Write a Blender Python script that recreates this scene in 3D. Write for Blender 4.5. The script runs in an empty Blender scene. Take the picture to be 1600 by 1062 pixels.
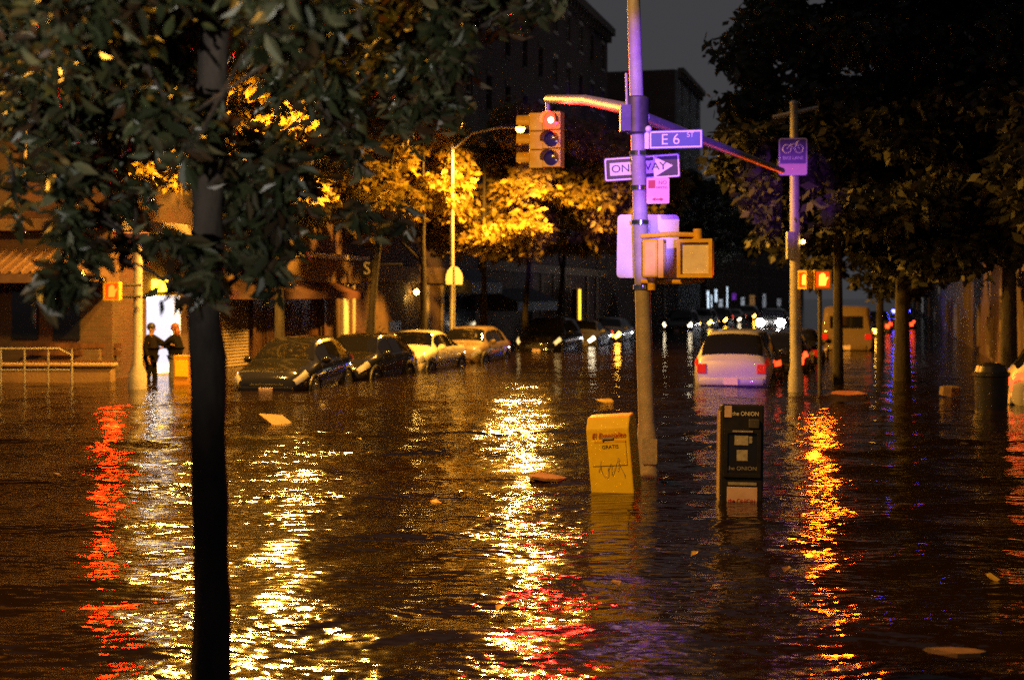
import bpy, bmesh, math, random
import numpy as np
from mathutils import Vector, Matrix
R = math.radians
sc = bpy.context.scene
COL = sc.collection
rnd = random.Random(7)

# ------------------------------------------------------------------ frame
F, HZ, H = 2222.0, 462.0, 2.1            # focal length in photo pixels, horizon row, eye height above the water
D = Vector((.2566, .9665, 0)); N = Vector((.9665, -.2566, 0))   # along the avenue / across it to the right
AVE_ROT = math.atan2(D.y, D.x)
def AV(s, t, z=0.): return D * s + N * t + Vector((0, 0, z))
def PX(px, py, Y): return Vector(((px - 800) / F * Y, Y, H + (HZ - py) / F * Y))

# ------------------------------------------------------------------ materials
M = {}
def mat(name, c, c2=None, scale=6., rough=.6, metal=0., bump=0., bscale=40., emit=None, estr=0., coat=0., detail=5., spec=.5, translucent=0., stretch=None):
    m = bpy.data.materials.new(name); m.use_nodes = True
    nt = m.node_tree; b = nt.nodes['Principled BSDF']
    b.inputs['Base Color'].default_value = (*c, 1); b.inputs['Roughness'].default_value = rough
    b.inputs['Metallic'].default_value = metal; b.inputs['Coat Weight'].default_value = coat
    b.inputs['Specular IOR Level'].default_value = spec
    tc = nt.nodes.new('ShaderNodeTexCoord')
    vec = tc.outputs['Object']
    if stretch:
        mp = nt.nodes.new('ShaderNodeMapping'); mp.inputs['Scale'].default_value = stretch
        nt.links.new(vec, mp.inputs['Vector']); vec = mp.outputs['Vector']
    if c2:
        n = nt.nodes.new('ShaderNodeTexNoise'); n.inputs['Scale'].default_value = scale; n.inputs['Detail'].default_value = detail
        n.inputs['Roughness'].default_value = .65
        r = nt.nodes.new('ShaderNodeValToRGB')
        r.color_ramp.elements[0].position = .35; r.color_ramp.elements[1].position = .68
        r.color_ramp.elements[0].color = (*c, 1); r.color_ramp.elements[1].color = (*c2, 1)
        nt.links.new(vec, n.inputs['Vector']); nt.links.new(n.outputs['Fac'], r.inputs['Fac'])
        nt.links.new(r.outputs['Color'], b.inputs['Base Color'])
    if bump:
        n2 = nt.nodes.new('ShaderNodeTexNoise'); n2.inputs['Scale'].default_value = bscale; n2.inputs['Detail'].default_value = 4
        bp = nt.nodes.new('ShaderNodeBump'); bp.inputs['Strength'].default_value = bump; bp.inputs['Distance'].default_value = .02
        nt.links.new(vec, n2.inputs['Vector']); nt.links.new(n2.outputs['Fac'], bp.inputs['Height']); nt.links.new(bp.outputs['Normal'], b.inputs['Normal'])
    if emit:
        b.inputs['Emission Color'].default_value = (*emit, 1); b.inputs['Emission Strength'].default_value = estr
    if translucent:
        tr = nt.nodes.new('ShaderNodeBsdfTranslucent'); mx = nt.nodes.new('ShaderNodeMixShader'); mx.inputs[0].default_value = translucent
        if c2: nt.links.new(r.outputs['Color'], tr.inputs['Color'])
        else: tr.inputs['Color'].default_value = (*c, 1)
        out = nt.nodes['Material Output']
        nt.links.new(b.outputs[0], mx.inputs[1]); nt.links.new(tr.outputs[0], mx.inputs[2]); nt.links.new(mx.outputs[0], out.inputs['Surface'])
    M[name] = m
    return m
def leafmat(name, cols, rough, tr):
    m = mat(name, cols[0], cols[-1], rough=rough, translucent=tr); nt = m.node_tree
    r = [x for x in nt.nodes if x.type == 'VALTORGB'][0]; g = nt.nodes.new('ShaderNodeNewGeometry')
    nt.links.new(g.outputs['Random Per Island'], r.inputs['Fac'])
    cr = r.color_ramp
    cr.elements[0].position = 0.; cr.elements[1].position = 1.
    for i, c in enumerate(cols[1:-1]): cr.elements.new((i + 1) / (len(cols) - 1)).color = (*c, 1)
def brick(name, c1, c2, mortar, scale=1., rough=.8):
    m = mat(name, c1, rough=rough); nt = m.node_tree; b = nt.nodes['Principled BSDF']
    tc = [n for n in nt.nodes if n.type == 'TEX_COORD'][0]
    sx = nt.nodes.new('ShaderNodeSeparateXYZ'); ad = nt.nodes.new('ShaderNodeMath'); cx = nt.nodes.new('ShaderNodeCombineXYZ')
    nt.links.new(tc.outputs['Object'], sx.inputs[0]); nt.links.new(sx.outputs[0], ad.inputs[0]); nt.links.new(sx.outputs[1], ad.inputs[1])
    nt.links.new(ad.outputs[0], cx.inputs[0]); nt.links.new(sx.outputs[2], cx.inputs[1])
    br = nt.nodes.new('ShaderNodeTexBrick'); br.inputs['Color1'].default_value = (*c1, 1); br.inputs['Color2'].default_value = (*c2, 1)
    br.inputs['Mortar'].default_value = (*mortar, 1); br.inputs['Scale'].default_value = scale
    br.inputs['Brick Width'].default_value = .21; br.inputs['Row Height'].default_value = .075; br.inputs['Mortar Size'].default_value = .008
    no = nt.nodes.new('ShaderNodeTexNoise'); no.inputs['Scale'].default_value = .7; no.inputs['Detail'].default_value = 6
    mx = nt.nodes.new('ShaderNodeMix'); mx.data_type = 'RGBA'; mx.blend_type = 'MULTIPLY'; mx.inputs[0].default_value = .7
    nt.links.new(tc.outputs['Object'], no.inputs['Vector'])
    nt.links.new(cx.outputs[0], br.inputs['Vector']); nt.links.new(br.outputs['Color'], mx.inputs[6]); nt.links.new(no.outputs['Color'], mx.inputs[7])
    hs = nt.nodes.new('ShaderNodeHueSaturation'); hs.inputs['Saturation'].default_value = .9; hs.inputs['Value'].default_value = 1.4
    nt.links.new(mx.outputs[2], hs.inputs['Color']); nt.links.new(hs.outputs[0], b.inputs['Base Color'])
    bp = nt.nodes.new('ShaderNodeBump'); bp.inputs['Strength'].default_value = .5; bp.inputs['Distance'].default_value = .01; bp.invert = True
    nt.links.new(br.outputs['Fac'], bp.inputs['Height']); nt.links.new(bp.outputs[0], b.inputs['Normal'])
    return m
def glow(name, c, s):
    m = mat(name, (.02, .02, .02), emit=c, estr=s, rough=.3)
    if not name.startswith(('shop_tube', 'head_lit', 'sodium_small', 'red_core', 'amber_dot', 'police')): m.cycles.emission_sampling = 'NONE'
    return m

mat('steel', (.30, .29, .28), (.42, .41, .40), 9, .5, .35, .25, 60)
mat('steel_dark', (.05, .05, .05), (.09, .085, .08), 9, .5, .3)
mat('painted_steel', (.26, .25, .24), (.38, .36, .34), 5, .55, 0, .3, 50)
mat('sign_back', (.55, .55, .57), (.66, .66, .68), 4, .42, .15)
mat('sign_violet_tint', (.03, .06, .20), (.04, .08, .26), 8, .4)  # violet beacon light put into the green sign's base colour
mat('sign_white', (.75, .75, .75), (.62, .62, .62), 7, .45)
mat('sign_black', (.012, .012, .014), (.025, .025, .025), 9, .4)
mat('sign_purple', (.05, .03, .12), (.07, .04, .16), 9, .4)
mat('sign_pink', (.78, .45, .50), (.68, .40, .46), 9, .5)
mat('ink_red', (.45, .03, .03), rough=.5)
mat('ink_dark', (.02, .02, .02), rough=.5)
mat('ink_grey', (.33, .33, .34), (.2, .2, .2), 30, .5)
mat('signal_yellow', (.80, .52, .03), (.66, .40, .02), 12, .45)
mat('visor_black', (.01, .01, .01), rough=.5)
mat('lens_dark', (.03, .03, .06), rough=.15)
mat('ped_screen', (.90, .88, .92), (.74, .70, .74), 9, .3)
mat('box_yellow', (.86, .66, .02), (.76, .56, .015), 7, .35, 0, .15, 20, coat=.3)
mat('box_black', (.008, .008, .009), (.016, .016, .016), 12, .4)
mat('box_orange', (.60, .30, .03), (.5, .22, .02), 8, .5)
mat('paper', (.42, .42, .43), (.20, .20, .22), 22, .8)
mat('label_pink', (.60, .45, .45), (.48, .35, .36), 12, .6)
mat('bark', (.014, .011, .009), (.035, .028, .022), 14, .9, 0, 1., 30, stretch=(1, 1, .25))
mat('bark_near', (.014, .010, .008), (.055, .040, .030), 8, .9, 0, 1., 22, stretch=(1, 1, .35), detail=8)
mat('bark_light', (.10, .08, .06), (.17, .13, .10), 12, .9, 0, 1., 30, stretch=(1, 1, .25))
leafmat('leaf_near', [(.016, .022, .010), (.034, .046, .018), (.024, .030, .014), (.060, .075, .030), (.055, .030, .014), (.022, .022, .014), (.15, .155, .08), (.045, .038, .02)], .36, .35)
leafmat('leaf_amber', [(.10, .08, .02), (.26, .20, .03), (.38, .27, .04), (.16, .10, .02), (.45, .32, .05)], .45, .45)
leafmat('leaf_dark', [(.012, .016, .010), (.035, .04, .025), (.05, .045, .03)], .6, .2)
brick('brick_dark', (.13, .055, .04), (.09, .04, .03), (.10, .085, .07))
brick('brick_brown', (.16, .085, .055), (.12, .065, .045), (.12, .10, .08))
brick('brick_tan', (.26, .18, .11), (.22, .15, .09), (.2, .17, .13))
mat('stone_tan', (.30, .21, .13), (.24, .16, .10), 2, .8, 0, .3, 12)
mat('stone_grey', (.30, .30, .30), (.22, .22, .22), .6, .85, 0, .3, 12)
mat('stucco', (.22, .14, .075), (.13, .08, .045), .9, .85, 0, .5, 20, detail=9)
mat('wood_panel', (.12, .055, .025), (.05, .022, .010), 2, .45, 0, .3, 25, stretch=(3, 3, .4), detail=8)
mat('shutter', (.25, .19, .13), (.18, .13, .09), 2, .5, .2)
mat('metal_roof', (.22, .14, .10), (.15, .09, .07), 3, .45, .3)
mat('cornice', (.10, .07, .05), (.14, .10, .07), 2, .7)
mat('trim_light', (.55, .48, .40), (.45, .38, .30), 3, .6)
mat('trim_white', (.75, .74, .70), (.65, .63, .60), 5, .5)
mat('awning_blue', (.16, .19, .24), (.11, .13, .17), 2, .7)
mat('awning_red', (.09, .028, .018), (.05, .016, .012), 2, .8, 0, .4, 25)
mat('awning_dark', (.02, .02, .03), (.04, .035, .045), 2, .7)
mat('dark_void', (.008, .008, .008), rough=.6)
mat('glass_dark', (.012, .013, .016), rough=.05, spec=.8)
mat('car_glass', (.006, .006, .008), rough=.03, spec=.35)
mat('rubber', (.012, .012, .012), rough=.7)
mat('rim', (.35, .35, .36), rough=.3, metal=.9)
mat('chrome', (.6, .6, .6), rough=.15, metal=1.)
mat('plastic_dark', (.015, .015, .016), rough=.5)
mat('plate', (.70, .55, .50), (.6, .45, .42), 20, .5)
mat('headlamp', (.75, .75, .72), rough=.08, metal=.6, coat=1.)
mat('tail_red', (.50, .02, .015), rough=.15, coat=1., emit=(1, .03, .01), estr=.12)
glow('tail_lit', (1, .05, .01), 4.)
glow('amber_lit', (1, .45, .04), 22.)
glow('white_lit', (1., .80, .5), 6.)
glow('glint', (1., .62, .2), 1.2)  # emission painting a glint on an unlit headlamp
glow('head_lit', (.95, .95, 1), 150.)
for k, c in dict(black=(.010, .010, .011), navy=(.014, .015, .022), white=(.86, .80, .62), silver=(.42, .41, .41), grey=(.20, .19, .17), yellow=(.20, .115, .02), bronze=(.14, .10, .06)).items():
    mat('paint_' + k, c, rough=.12 if k in ('black', 'navy') else .5, coat=1., spec=.2, metal=.35 if k in ('silver', 'grey') else 0.)
mat('skin', (.24, .14, .10), rough=.7, spec=.2)
mat('coat_cloth', (.006, .006, .007), rough=1., spec=.05)
mat('coat_brown', (.009, .007, .006), rough=1., spec=.05)
mat('jeans', (.05, .06, .10), (.07, .08, .12), 20, .9)
mat('hair_red', (.16, .045, .02), rough=.6)
mat('hair_dark', (.012, .010, .010), rough=.6)
mat('card', (.36, .18, .05), (.24, .12, .04), 6, .8)
mat('debris', (.15, .085, .05), (.07, .045, .03), 10, .8)
mat('leaf_litter', (.55, .38, .05), (.40, .26, .04), 8, .6)
SOD = (1., .43, .045)
glow('sodium', SOD, 30.)
glow('sodium_small', (1., .55, .10), 60.)
glow('red_lens', (1., .006, .003), 24.)
glow('red_core', (1., .50, .28), 14.)
glow('hand_lens', (1., .15, .010), 8.)
glow('hand_spill', (1., .05, .002), 1.3)  # light spill around the hand put into the screen as emission
glow('hand_lens_far', (1., .07, .004), 6.)
glow('amber_dot', (1., .50, .08), 26.)
glow('shop_white', (.85, .80, 1.), .8)
glow('shop_tube', (1., .95, .90), 26.)
glow('shop_yellow', (1., .55, .015), 14.)
glow('strip_yellow', (1., .50, .03), 2.6)
glow('win_white', (.75, .85, 1.), .55)
glow('win_cool', (.62, .78, .95), 2.)
glow('win_warm', (1., .50, .16), .3)
glow('win_orange', (1., .35, .06), .25)
glow('sign_green_lit', (.75, .85, .50), .9)
glow('police_blue', (.05, .05, 1.), 30.)
glow('violet_lit', (.35, .06, .9), .6)
mat('interior_white', (.78, .80, .84), rough=.6)

# ------------------------------------------------------------------ mesh builder
class MB:
    def __init__(s): s.v = []; s.f = []
    def add(s, vs, fs, mx=None):
        o = len(s.v)
        s.v += [tuple(mx @ Vector(v)) if mx else tuple(v) for v in vs]
        s.f += [tuple(i + o for i in f) for f in fs]
        return s
    def box(s, x0, x1, y0, y1, z0, z1, mx=None):
        return s.add([(x0, y0, z0), (x1, y0, z0), (x1, y1, z0), (x0, y1, z0), (x0, y0, z1), (x1, y0, z1), (x1, y1, z1), (x0, y1, z1)],
                     [(0, 3, 2, 1), (4, 5, 6, 7), (0, 1, 5, 4), (1, 2, 6, 5), (2, 3, 7, 6), (3, 0, 4, 7)], mx)
    def tube(s, pts, rad, n=10, cap=True):
        pts = [Vector(p) for p in pts]
        if not isinstance(rad, (list, tuple)): rad = [rad] * len(pts)
        o = len(s.v); prev = None
        for i, p in enumerate(pts):
            t = (pts[min(i + 1, len(pts) - 1)] - pts[max(i - 1, 0)]).normalized()
            if prev is None:
                a = Vector((1, 0, 0)) if abs(t.x) < .8 else Vector((0, 1, 0))
                u = t.cross(a).normalized()
            else:
                u = (prev - t * prev.dot(t)).normalized()
            prev = u; w = t.cross(u)
            for k in range(n):
                a = 2 * math.pi * k / n
                s.v.append(tuple(p + (u * math.cos(a) + w * math.sin(a)) * rad[i]))
        for i in range(len(pts) - 1):
            for k in range(n):
                a = o + i * n + k; b = o + i * n + (k + 1) % n
                s.f.append((a, b, b + n, a + n))
        if cap:
            s.f.append(tuple(o + k for k in range(n))[::-1]); e = o + (len(pts) - 1) * n
            s.f.append(tuple(e + k for k in range(n)))
        return s
    def lathe(s, prof, n=20, mx=None, cap=True):
        vs = []; fs = []
        for r, z in prof:
            for k in range(n):
                a = 2 * math.pi * k / n; vs.append((r * math.cos(a), r * math.sin(a), z))
        for i in range(len(prof) - 1):
            for k in range(n):
                a = i * n + k; b = i * n + (k + 1) % n; fs.append((a, b, b + n, a + n))
        if cap:
            fs.append(tuple(range(n))[::-1]); e = (len(prof) - 1) * n; fs.append(tuple(e + k for k in range(n)))
        return s.add(vs, fs, mx)
    def prism(s, poly, y0, y1, mx=None):           # polygon in x,z pushed from y0 to y1
        n = len(poly)
        vs = [(x, y0, z) for x, z in poly] + [(x, y1, z) for x, z in poly]
        fs = [tuple(range(n)), tuple(range(n, 2 * n))[::-1]] + [(i, i + n, (i + 1) % n + n, (i + 1) % n) for i in range(n)]
        return s.add(vs, fs, mx)
    def ball(s, c, r, n=12, sc_=(1, 1, 1)):
        prof = [(max(1e-4, math.sin(math.pi * i / (n // 2 + 2))) * r, -math.cos(math.pi * i / (n // 2 + 2)) * r) for i in range(n // 2 + 3)]
        return s.lathe(prof, n, Matrix.Translation(c) @ Matrix.Diagonal((*sc_, 1)))
    def build(s, name, m, parent=None, smooth=False, bevel=0., loc=None, rot=None, angle=40):
        me = bpy.data.meshes.new(name); me.from_pydata(s.v, [], s.f); me.validate(); me.update()
        bm = bmesh.new(); bm.from_mesh(me); bmesh.ops.recalc_face_normals(bm, faces=bm.faces)
        if bevel:
            es = [e for e in bm.edges if len(e.link_faces) == 2 and e.calc_face_angle(0) > R(30)]
            bmesh.ops.bevel(bm, geom=es, offset=bevel, segments=2, affect='EDGES', profile=.5)
        bm.to_mesh(me); bm.free()
        if smooth:
            me.shade_smooth()
            try: me.set_sharp_from_angle(angle=R(angle))
            except Exception: pass
        return link(name, me, m, parent, loc, rot)
def link(name, me, m, parent=None, loc=None, rot=None):
    o = bpy.data.objects.new(name, me)
    if m: me.materials.append(M[m] if isinstance(m, str) else m)
    COL.objects.link(o)
    if parent: o.parent = parent
    if loc is not None: o.location = loc
    if rot is not None: o.rotation_euler = rot
    return o
def tag(o, label=None, cat=None, group=None, kind=None):
    for k, v in (('label', label), ('category', cat), ('group', group), ('kind', kind)):
        if v: o[k] = v
    return o
def empty(name, loc, rz=0., label=None, cat=None, group=None):
    o = bpy.data.objects.new(name, None); COL.objects.link(o); o.location = loc; o.rotation_euler = (0, 0, rz)
    o.empty_display_size = .2
    return tag(o, label, cat, group)
def copy_tree(o, parent=None):
    c = o.copy(); COL.objects.link(c); c.parent = parent
    for ch in [x for x in bpy.data.objects if x.parent == o]: copy_tree(ch, c)
    return c
def rrect(w, h, r, n=4):
    p = []
    for cx, cz, a0 in ((w / 2 - r, h / 2 - r, 0), (-w / 2 + r, h / 2 - r, 90), (-w / 2 + r, -h / 2 + r, 180), (w / 2 - r, -h / 2 + r, 270)):
        for i in range(n + 1):
            a = R(a0 + 90 * i / n); p.append((cx + r * math.cos(a), cz + r * math.sin(a)))
    return p
def text(s, size, m, parent, loc, name='lettering', shear=0., ext=.002, rot=(math.pi / 2, 0, 0), sx=1.):
    cu = bpy.data.curves.new('t', 'FONT'); cu.body = s; cu.size = size; cu.extrude = ext; cu.shear = shear
    cu.align_x = 'CENTER'; cu.align_y = 'CENTER'
    to = bpy.data.objects.new('t', cu); COL.objects.link(to)
    me = bpy.data.meshes.new_from_object(to.evaluated_get(bpy.context.evaluated_depsgraph_get()))
    bpy.data.objects.remove(to); me.materials.clear()
    o = link(name, me, m, parent, loc, rot); o.scale = (sx, 1, 1)
    return o
#@@SETTING
# ------------------------------------------------------------------ water
def make_water():
    def axis(segs):
        out = [segs[0][0]]
        for a, b, d0, d1 in segs:
            x = a
            while x < b - 1e-6:
                f = (x - a) / (b - a); x = min(b, x + d0 + (d1 - d0) * f); out.append(x)
        return np.array(out)
    ys = axis([(-60, 4, 8, .6), (4, 9, .1, .045), (9, 22, .045, .10), (22, 60, .10, .5), (60, 140, .6, 8), (140, 900, 10, 120)])
    h = axis([(0, 7, .06, .08), (7, 14, .08, .25), (14, 40, .4, 3), (40, 700, 5, 120)])
    xs = np.concatenate([-h[:0:-1], h])
    X, Y = np.meshgrid(xs, ys)
    rs = np.random.RandomState(3)
    Z = np.zeros_like(X)
    fade = np.clip((75 - Y) / 45, 0, 1) * np.clip((Y - 3) / 2, 0, 1) * np.clip((26 - np.abs(X)) / 12, 0, 1)
    for i in range(54):
        lam = math.exp(rs.uniform(math.log(.35), math.log(2.6))); th = rs.normal(math.pi / 2 + .12, .75)
        k = 2 * math.pi / lam; st = .018 * rs.uniform(.6, 1.3); ph = rs.uniform(0, 6.28)
        loc = np.clip((lam / .35 - .4) * 14 - Y, 0, 14) / 14 if lam < 1.2 else 1.
        mod = .65 + .35 * np.sin(X * rs.uniform(.1, .5) + Y * rs.uniform(.1, .5) + rs.uniform(0, 6))
        Z += st / k * np.sin(k * (X * math.cos(th) + Y * math.sin(th)) + ph) * mod * loc
    def wake(x0, y0, x1, y1, amp, wid, bend=0.):
        dx, dy = x1 - x0, y1 - y0; L = math.hypot(dx, dy); dx /= L; dy /= L
        a = (X - x0) * dx + (Y - y0) * dy; c = -(X - x0) * dy + (Y - y0) * dx - bend * (a / L) ** 2
        return amp * np.exp(-(c / wid) ** 2) * np.clip(a / 1.5, 0, 1) * np.clip((L - a) / 1.5, 0, 1)
    for w in ((-9, 15.6, -3.6, 16.3, .028, .20), (-10, 20.3, 3, 21.6, .032, .24, .8), (-9.5, 19.2, -3, 20.9, .02, .2, .5), (-8, 27.5, 8, 29.5, .035, .35),
              (-3, 18.3, 3, 20.8, .025, .22, .5), (-2.5, 8.3, 1.6, 9.6, .016, .16, -.4), (1.5, 8.6, 3.6, 10.6, .012, .14), (-1, 10.8, 2, 11.6, .014, .15)):
        Z += 1.1 * wake(*w)
    Z *= fade
    n, m = X.shape
    v = np.stack([X, Y, Z], -1).reshape(-1, 3)
    idx = np.arange(n * m).reshape(n, m)
    f = np.stack([idx[:-1, :-1], idx[:-1, 1:], idx[1:, 1:], idx[1:, :-1]], -1).reshape(-1, 4)
    me = bpy.data.meshes.new('water'); me.from_pydata(v.tolist(), [], f.tolist()); me.update(); me.shade_smooth()
    w = mat('flood_water', (.009, .005, .002), rough=.085, spec=.5)
    nt = w.node_tree; b = nt.nodes['Principled BSDF']; b.inputs['IOR'].default_value = 1.33
    tc = [x for x in nt.nodes if x.type == 'TEX_COORD'][0]
    def noise(scale, stretch, rz, det=2., dist=0.):
        mp = nt.nodes.new('ShaderNodeMapping'); mp.inputs['Scale'].default_value = stretch; mp.inputs['Rotation'].default_value = (0, 0, rz)
        nt.links.new(tc.outputs['Object'], mp.inputs['Vector'])
        x = nt.nodes.new('ShaderNodeTexNoise'); x.inputs['Scale'].default_value = scale; x.inputs['Detail'].default_value = det; x.inputs['Distortion'].default_value = dist
        nt.links.new(mp.outputs[0], x.inputs['Vector']); return x.outputs['Fac']
    patch_ = noise(.32, (.6, 1.3, 1), .2, 3., .6)
    prev = None
    for hgt, dist in ((noise(1.6, (.8, 1.7, 1), .12, 1, .2), .050), (noise(6., (.75, 1.6, 1), -.1, 1., .2), .026), (noise(17., (.8, 1.3, 1), .15, 0.), .0035)):
        bp = nt.nodes.new('ShaderNodeBump'); bp.inputs['Strength'].default_value = 1.; bp.inputs['Distance'].default_value = dist * WATER
        nt.links.new(hgt, bp.inputs['Height'])
        mr = nt.nodes.new('ShaderNodeMapRange'); mr.inputs['From Min'].default_value = .36; mr.inputs['From Max'].default_value = .64
        mr.inputs['To Min'].default_value = .35; mr.inputs['To Max'].default_value = 1.; nt.links.new(patch_, mr.inputs['Value']); nt.links.new(mr.outputs[0], bp.inputs['Strength'])
        if prev: nt.links.new(prev, bp.inputs['Normal'])
        prev = bp.outputs[0]
    nt.links.new(prev, b.inputs['Normal'])
    o = link('water', me, w); tag(o, kind='structure')
WATER = 1.05
make_water()

# ------------------------------------------------------------------ buildings
def facade_cells(mb, W, Hh, ops, depth=.18, y=0.):
    xs = sorted({0, W, *[o[0] for o in ops], *[o[1] for o in ops]}); zs = sorted({-.6, Hh, *[o[2] for o in ops], *[o[3] for o in ops]})
    for i in range(len(xs) - 1):
        for j in range(len(zs) - 1):
            cx, cz = (xs[i] + xs[i + 1]) / 2, (zs[j] + zs[j + 1]) / 2
            if any(o[0] < cx < o[1] and o[2] < cz < o[3] for o in ops): continue
            mb.add([(xs[i], y, zs[j]), (xs[i + 1], y, zs[j]), (xs[i + 1], y, zs[j + 1]), (xs[i], y, zs[j + 1])], [(0, 1, 2, 3)])
    for o in ops:
        d = o[4] if len(o) > 4 else depth
        x0, x1, z0, z1 = o[:4]
        mb.add([(x0, y, z0), (x1, y, z0), (x1, y, z1), (x0, y, z1), (x0, y + d, z0), (x1, y + d, z0), (x1, y + d, z1), (x0, y + d, z1)],
               [(0, 1, 5, 4), (1, 2, 6, 5), (2, 3, 7, 6), (3, 0, 4, 7)])
def building(name, label, s0, s1, t, side, height, wallm, win=None, ops=(), floor0=3.9, group=None, depth=14., corn=True, winw=1.0, winh=1.7):
    """front plane local y=0, outward -y; local x runs along the avenue"""
    W = s1 - s0
    root = empty(name, AV(s0, t) if side == 'L' else AV(s1, t), AVE_ROT if side == 'L' else AVE_ROT + math.pi, label, 'building', group)
    wins = []
    if win:
        cols, floors = win; fh = (height - floor0 - .6) / floors
        for r in range(floors):
            for c in range(cols):
                x = W * (c + .5) / cols; z = floor0 + fh * r + fh * .28
                wins.append((x - winw / 2, x + winw / 2, z, z + min(winh, fh * .6)))
    mb = MB(); facade_cells(mb, W, height, wins + list(ops))
    mb.add([(0, 0, -.6), (0, depth, -.6), (0, depth, height), (0, 0, height), (W, 0, -.6), (W, depth, -.6), (W, depth, height), (W, 0, height)],
           [(0, 1, 2, 3), (5, 4, 7, 6), (3, 2, 6, 7), (1, 5, 6, 2)])
    mb.build('wall', wallm, root)
    for (x0, x1, z0, z1) in wins:
        f = MB(); e = .06
        f.box(x0, x1, .10, .16, z0, z0 + e).box(x0, x1, .10, .16, z1 - e, z1).box(x0, x0 + e, .10, .16, z0 + e, z1 - e).box(x1 - e, x1, .10, .16, z0 + e, z1 - e)
        f.box(x0 + e, x1 - e, .09, .15, (z0 + z1) / 2 - .03, (z0 + z1) / 2 + .03)
        f.box(x0 - .08, x1 + .08, -.07, .0, z0 - .12, z0 - .002)
        f.box(x0 - .06, x1 + .06, -.05, .0, z1 + .002, z1 + .2)
        fo = f.build('window', 'trim_light' if rnd.random() < .5 else 'cornice', root)
        MB().box(x0 + .02, x1 - .02, .17, .175, z0 + .02, z1 - .02).build('pane', 'glass_dark', fo)
    if corn:
        c = MB(); c.box(-.1, W + .1, -.55, -.002, height - .35, height + .15); c.box(-.05, W + .05, -.3, -.002, height - .8, height - .37)
        for k in range(int(W / .9)):
            x = .3 + k * .9; c.box(x, x + .2, -.45, -.302, height - .78, height - .38)
        c.build('cornice', 'cornice', root)
    return root
def part_box(root, name, m, x0, x1, y0, y1, z0, z1, bevel=0.): return MB().box(x0, x1, y0, y1, z0, z1).build(name, m, root, bevel=bevel)
def shutter(root, x0, x1, z0, z1, m='shutter', y=.08, pitch=.09):
    mb = MB(); n = int((z1 - z0) / pitch); h = (z1 - z0) / n
    for k in range(n):
        z = z0 + k * h
        mb.add([(x0, y, z), (x1, y, z), (x1, y - .025, z + h * .5), (x0, y - .025, z + h * .5), (x1, y, z + h), (x0, y, z + h)], [(0, 1, 2, 3), (3, 2, 4, 5)])
    return mb.build('roller_shutter', m, root)
def shop_window(root, m, x0, x1, z0, z1):
    f = MB(); e = .09; n = max(1, round((x1 - x0) / 1.3))
    f.box(x0, x1, -.09, -.003, z0 - .35, z0).box(x0, x1, -.09, -.003, z1, z1 + .2)
    for k in range(n + 1):
        x = x0 + (x1 - x0 - e) * k / n; f.box(x, x + e, -.09, -.003, z0 + .001, z1 - .001)
    f.box(x0 + e, x1 - e, -.075, -.02, z0 + (z1 - z0) * .72, z0 + (z1 - z0) * .72 + .06)
    fo = f.build('shop_window', 'cornice', root); MB().box(x0 + .02, x1 - .02, -.018, -.004, z0 + .002, z1 - .002).build('pane', m, fo)
def awning(root, x0, x1, z0, z1, out, m, valance=.25, ribs=0.):
    mb = MB()
    mb.add([(x0, -.003, z1), (x1, -.003, z1), (x1, -out, z0 + valance), (x0, -out, z0 + valance), (x0, -out, z0), (x1, -out, z0), (x0, -.003, z0 + .02), (x1, -.003, z0 + .02)],
           [(0, 1, 2, 3), (3, 2, 5, 4), (0, 3, 4, 6), (1, 7, 5, 2)])
    if ribs:
        n = int((x1 - x0) / ribs)
        for k in range(n + 1):
            x = x0 + (x1 - x0) * k / n
            mb.tube([(x, -.01, z1 + .02), (x, -out - .01, z0 + valance + .02)], .035, 6)
    return mb.build('awning', m, root)

TF = -18.9
# corner building: lit doorway first bay
b1 = building('corner_building', 'dark brick corner building with the bright white shop doorway and striped metal awning', 32, 50, TF, 'L', 17.5, 'brick_dark', (6, 4),
              [(1.7, 3.6, -.5, 2.15, 2.4), (8.2, 13.6, -.4, 2.25, .2)], floor0=4.3)
# doorway alcove (x 1.7-3.6)
al = MB(); al.add([(1.7, 2.38, -.5), (3.6, 2.38, -.5), (3.6, 2.38, 2.15), (1.7, 2.38, 2.15)], [(0, 1, 2, 3)]); al.box(1.72, 3.58, .05, 2.36, -.5, .03)
al.box(1.705, 1.72, .02, 2.37, .03, 2.14); al.box(3.58, 3.595, .02, 2.37, .03, 2.14); al.box(1.72, 3.58, .02, 2.37, 2.1, 2.14)
al.build('doorway_lining', 'interior_white', b1)
part_box(b1, 'ceiling_light', 'shop_tube', 2.2, 3.1, .5, 1.9, 2.06, 2.095)
dr = MB()
for (a, b, c, d) in ((2.1, 2.18, .03, 2.02), (3.0, 3.08, .03, 2.02), (2.18, 3.0, .03, .35), (2.18, 3.0, .85, .97), (2.18, 3.0, 1.4, 1.48), (2.18, 3.0, 1.94, 2.02)): dr.box(a, b, 2.28, 2.34, c, d)
dro = dr.build('door', 'trim_white', b1)
MB().box(2.18, 3.0, 2.30, 2.32, .35, .85).box(2.18, 3.0, 2.30, 2.32, .97, 1.4).box(2.18, 3.0, 2.30, 2.32, 1.48, 1.94).build('panel', 'stucco', dro)
part_box(b1, 'lit_side', 'shop_white', 3.572, 3.578, .3, 2.2, .25, 2.0)  # white glow put into a doorway wall panel that is no lamp
tag(part_box(b1, 'lit_sign', 'shop_yellow', 1.95, 2.7, -.10, -.02, 2.22, 2.52, .01), 'small yellow lit shop sign over the white doorway')
part_box(b1, 'sign_band', 'stucco', 5.2, 17.2, -.18, -.003, 2.55, 3.35, .02)
part_box(b1, 'sill_course', 'trim_light', 5.0, 17.6, -.28, -.003, 3.37, 3.55, .02)
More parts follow.
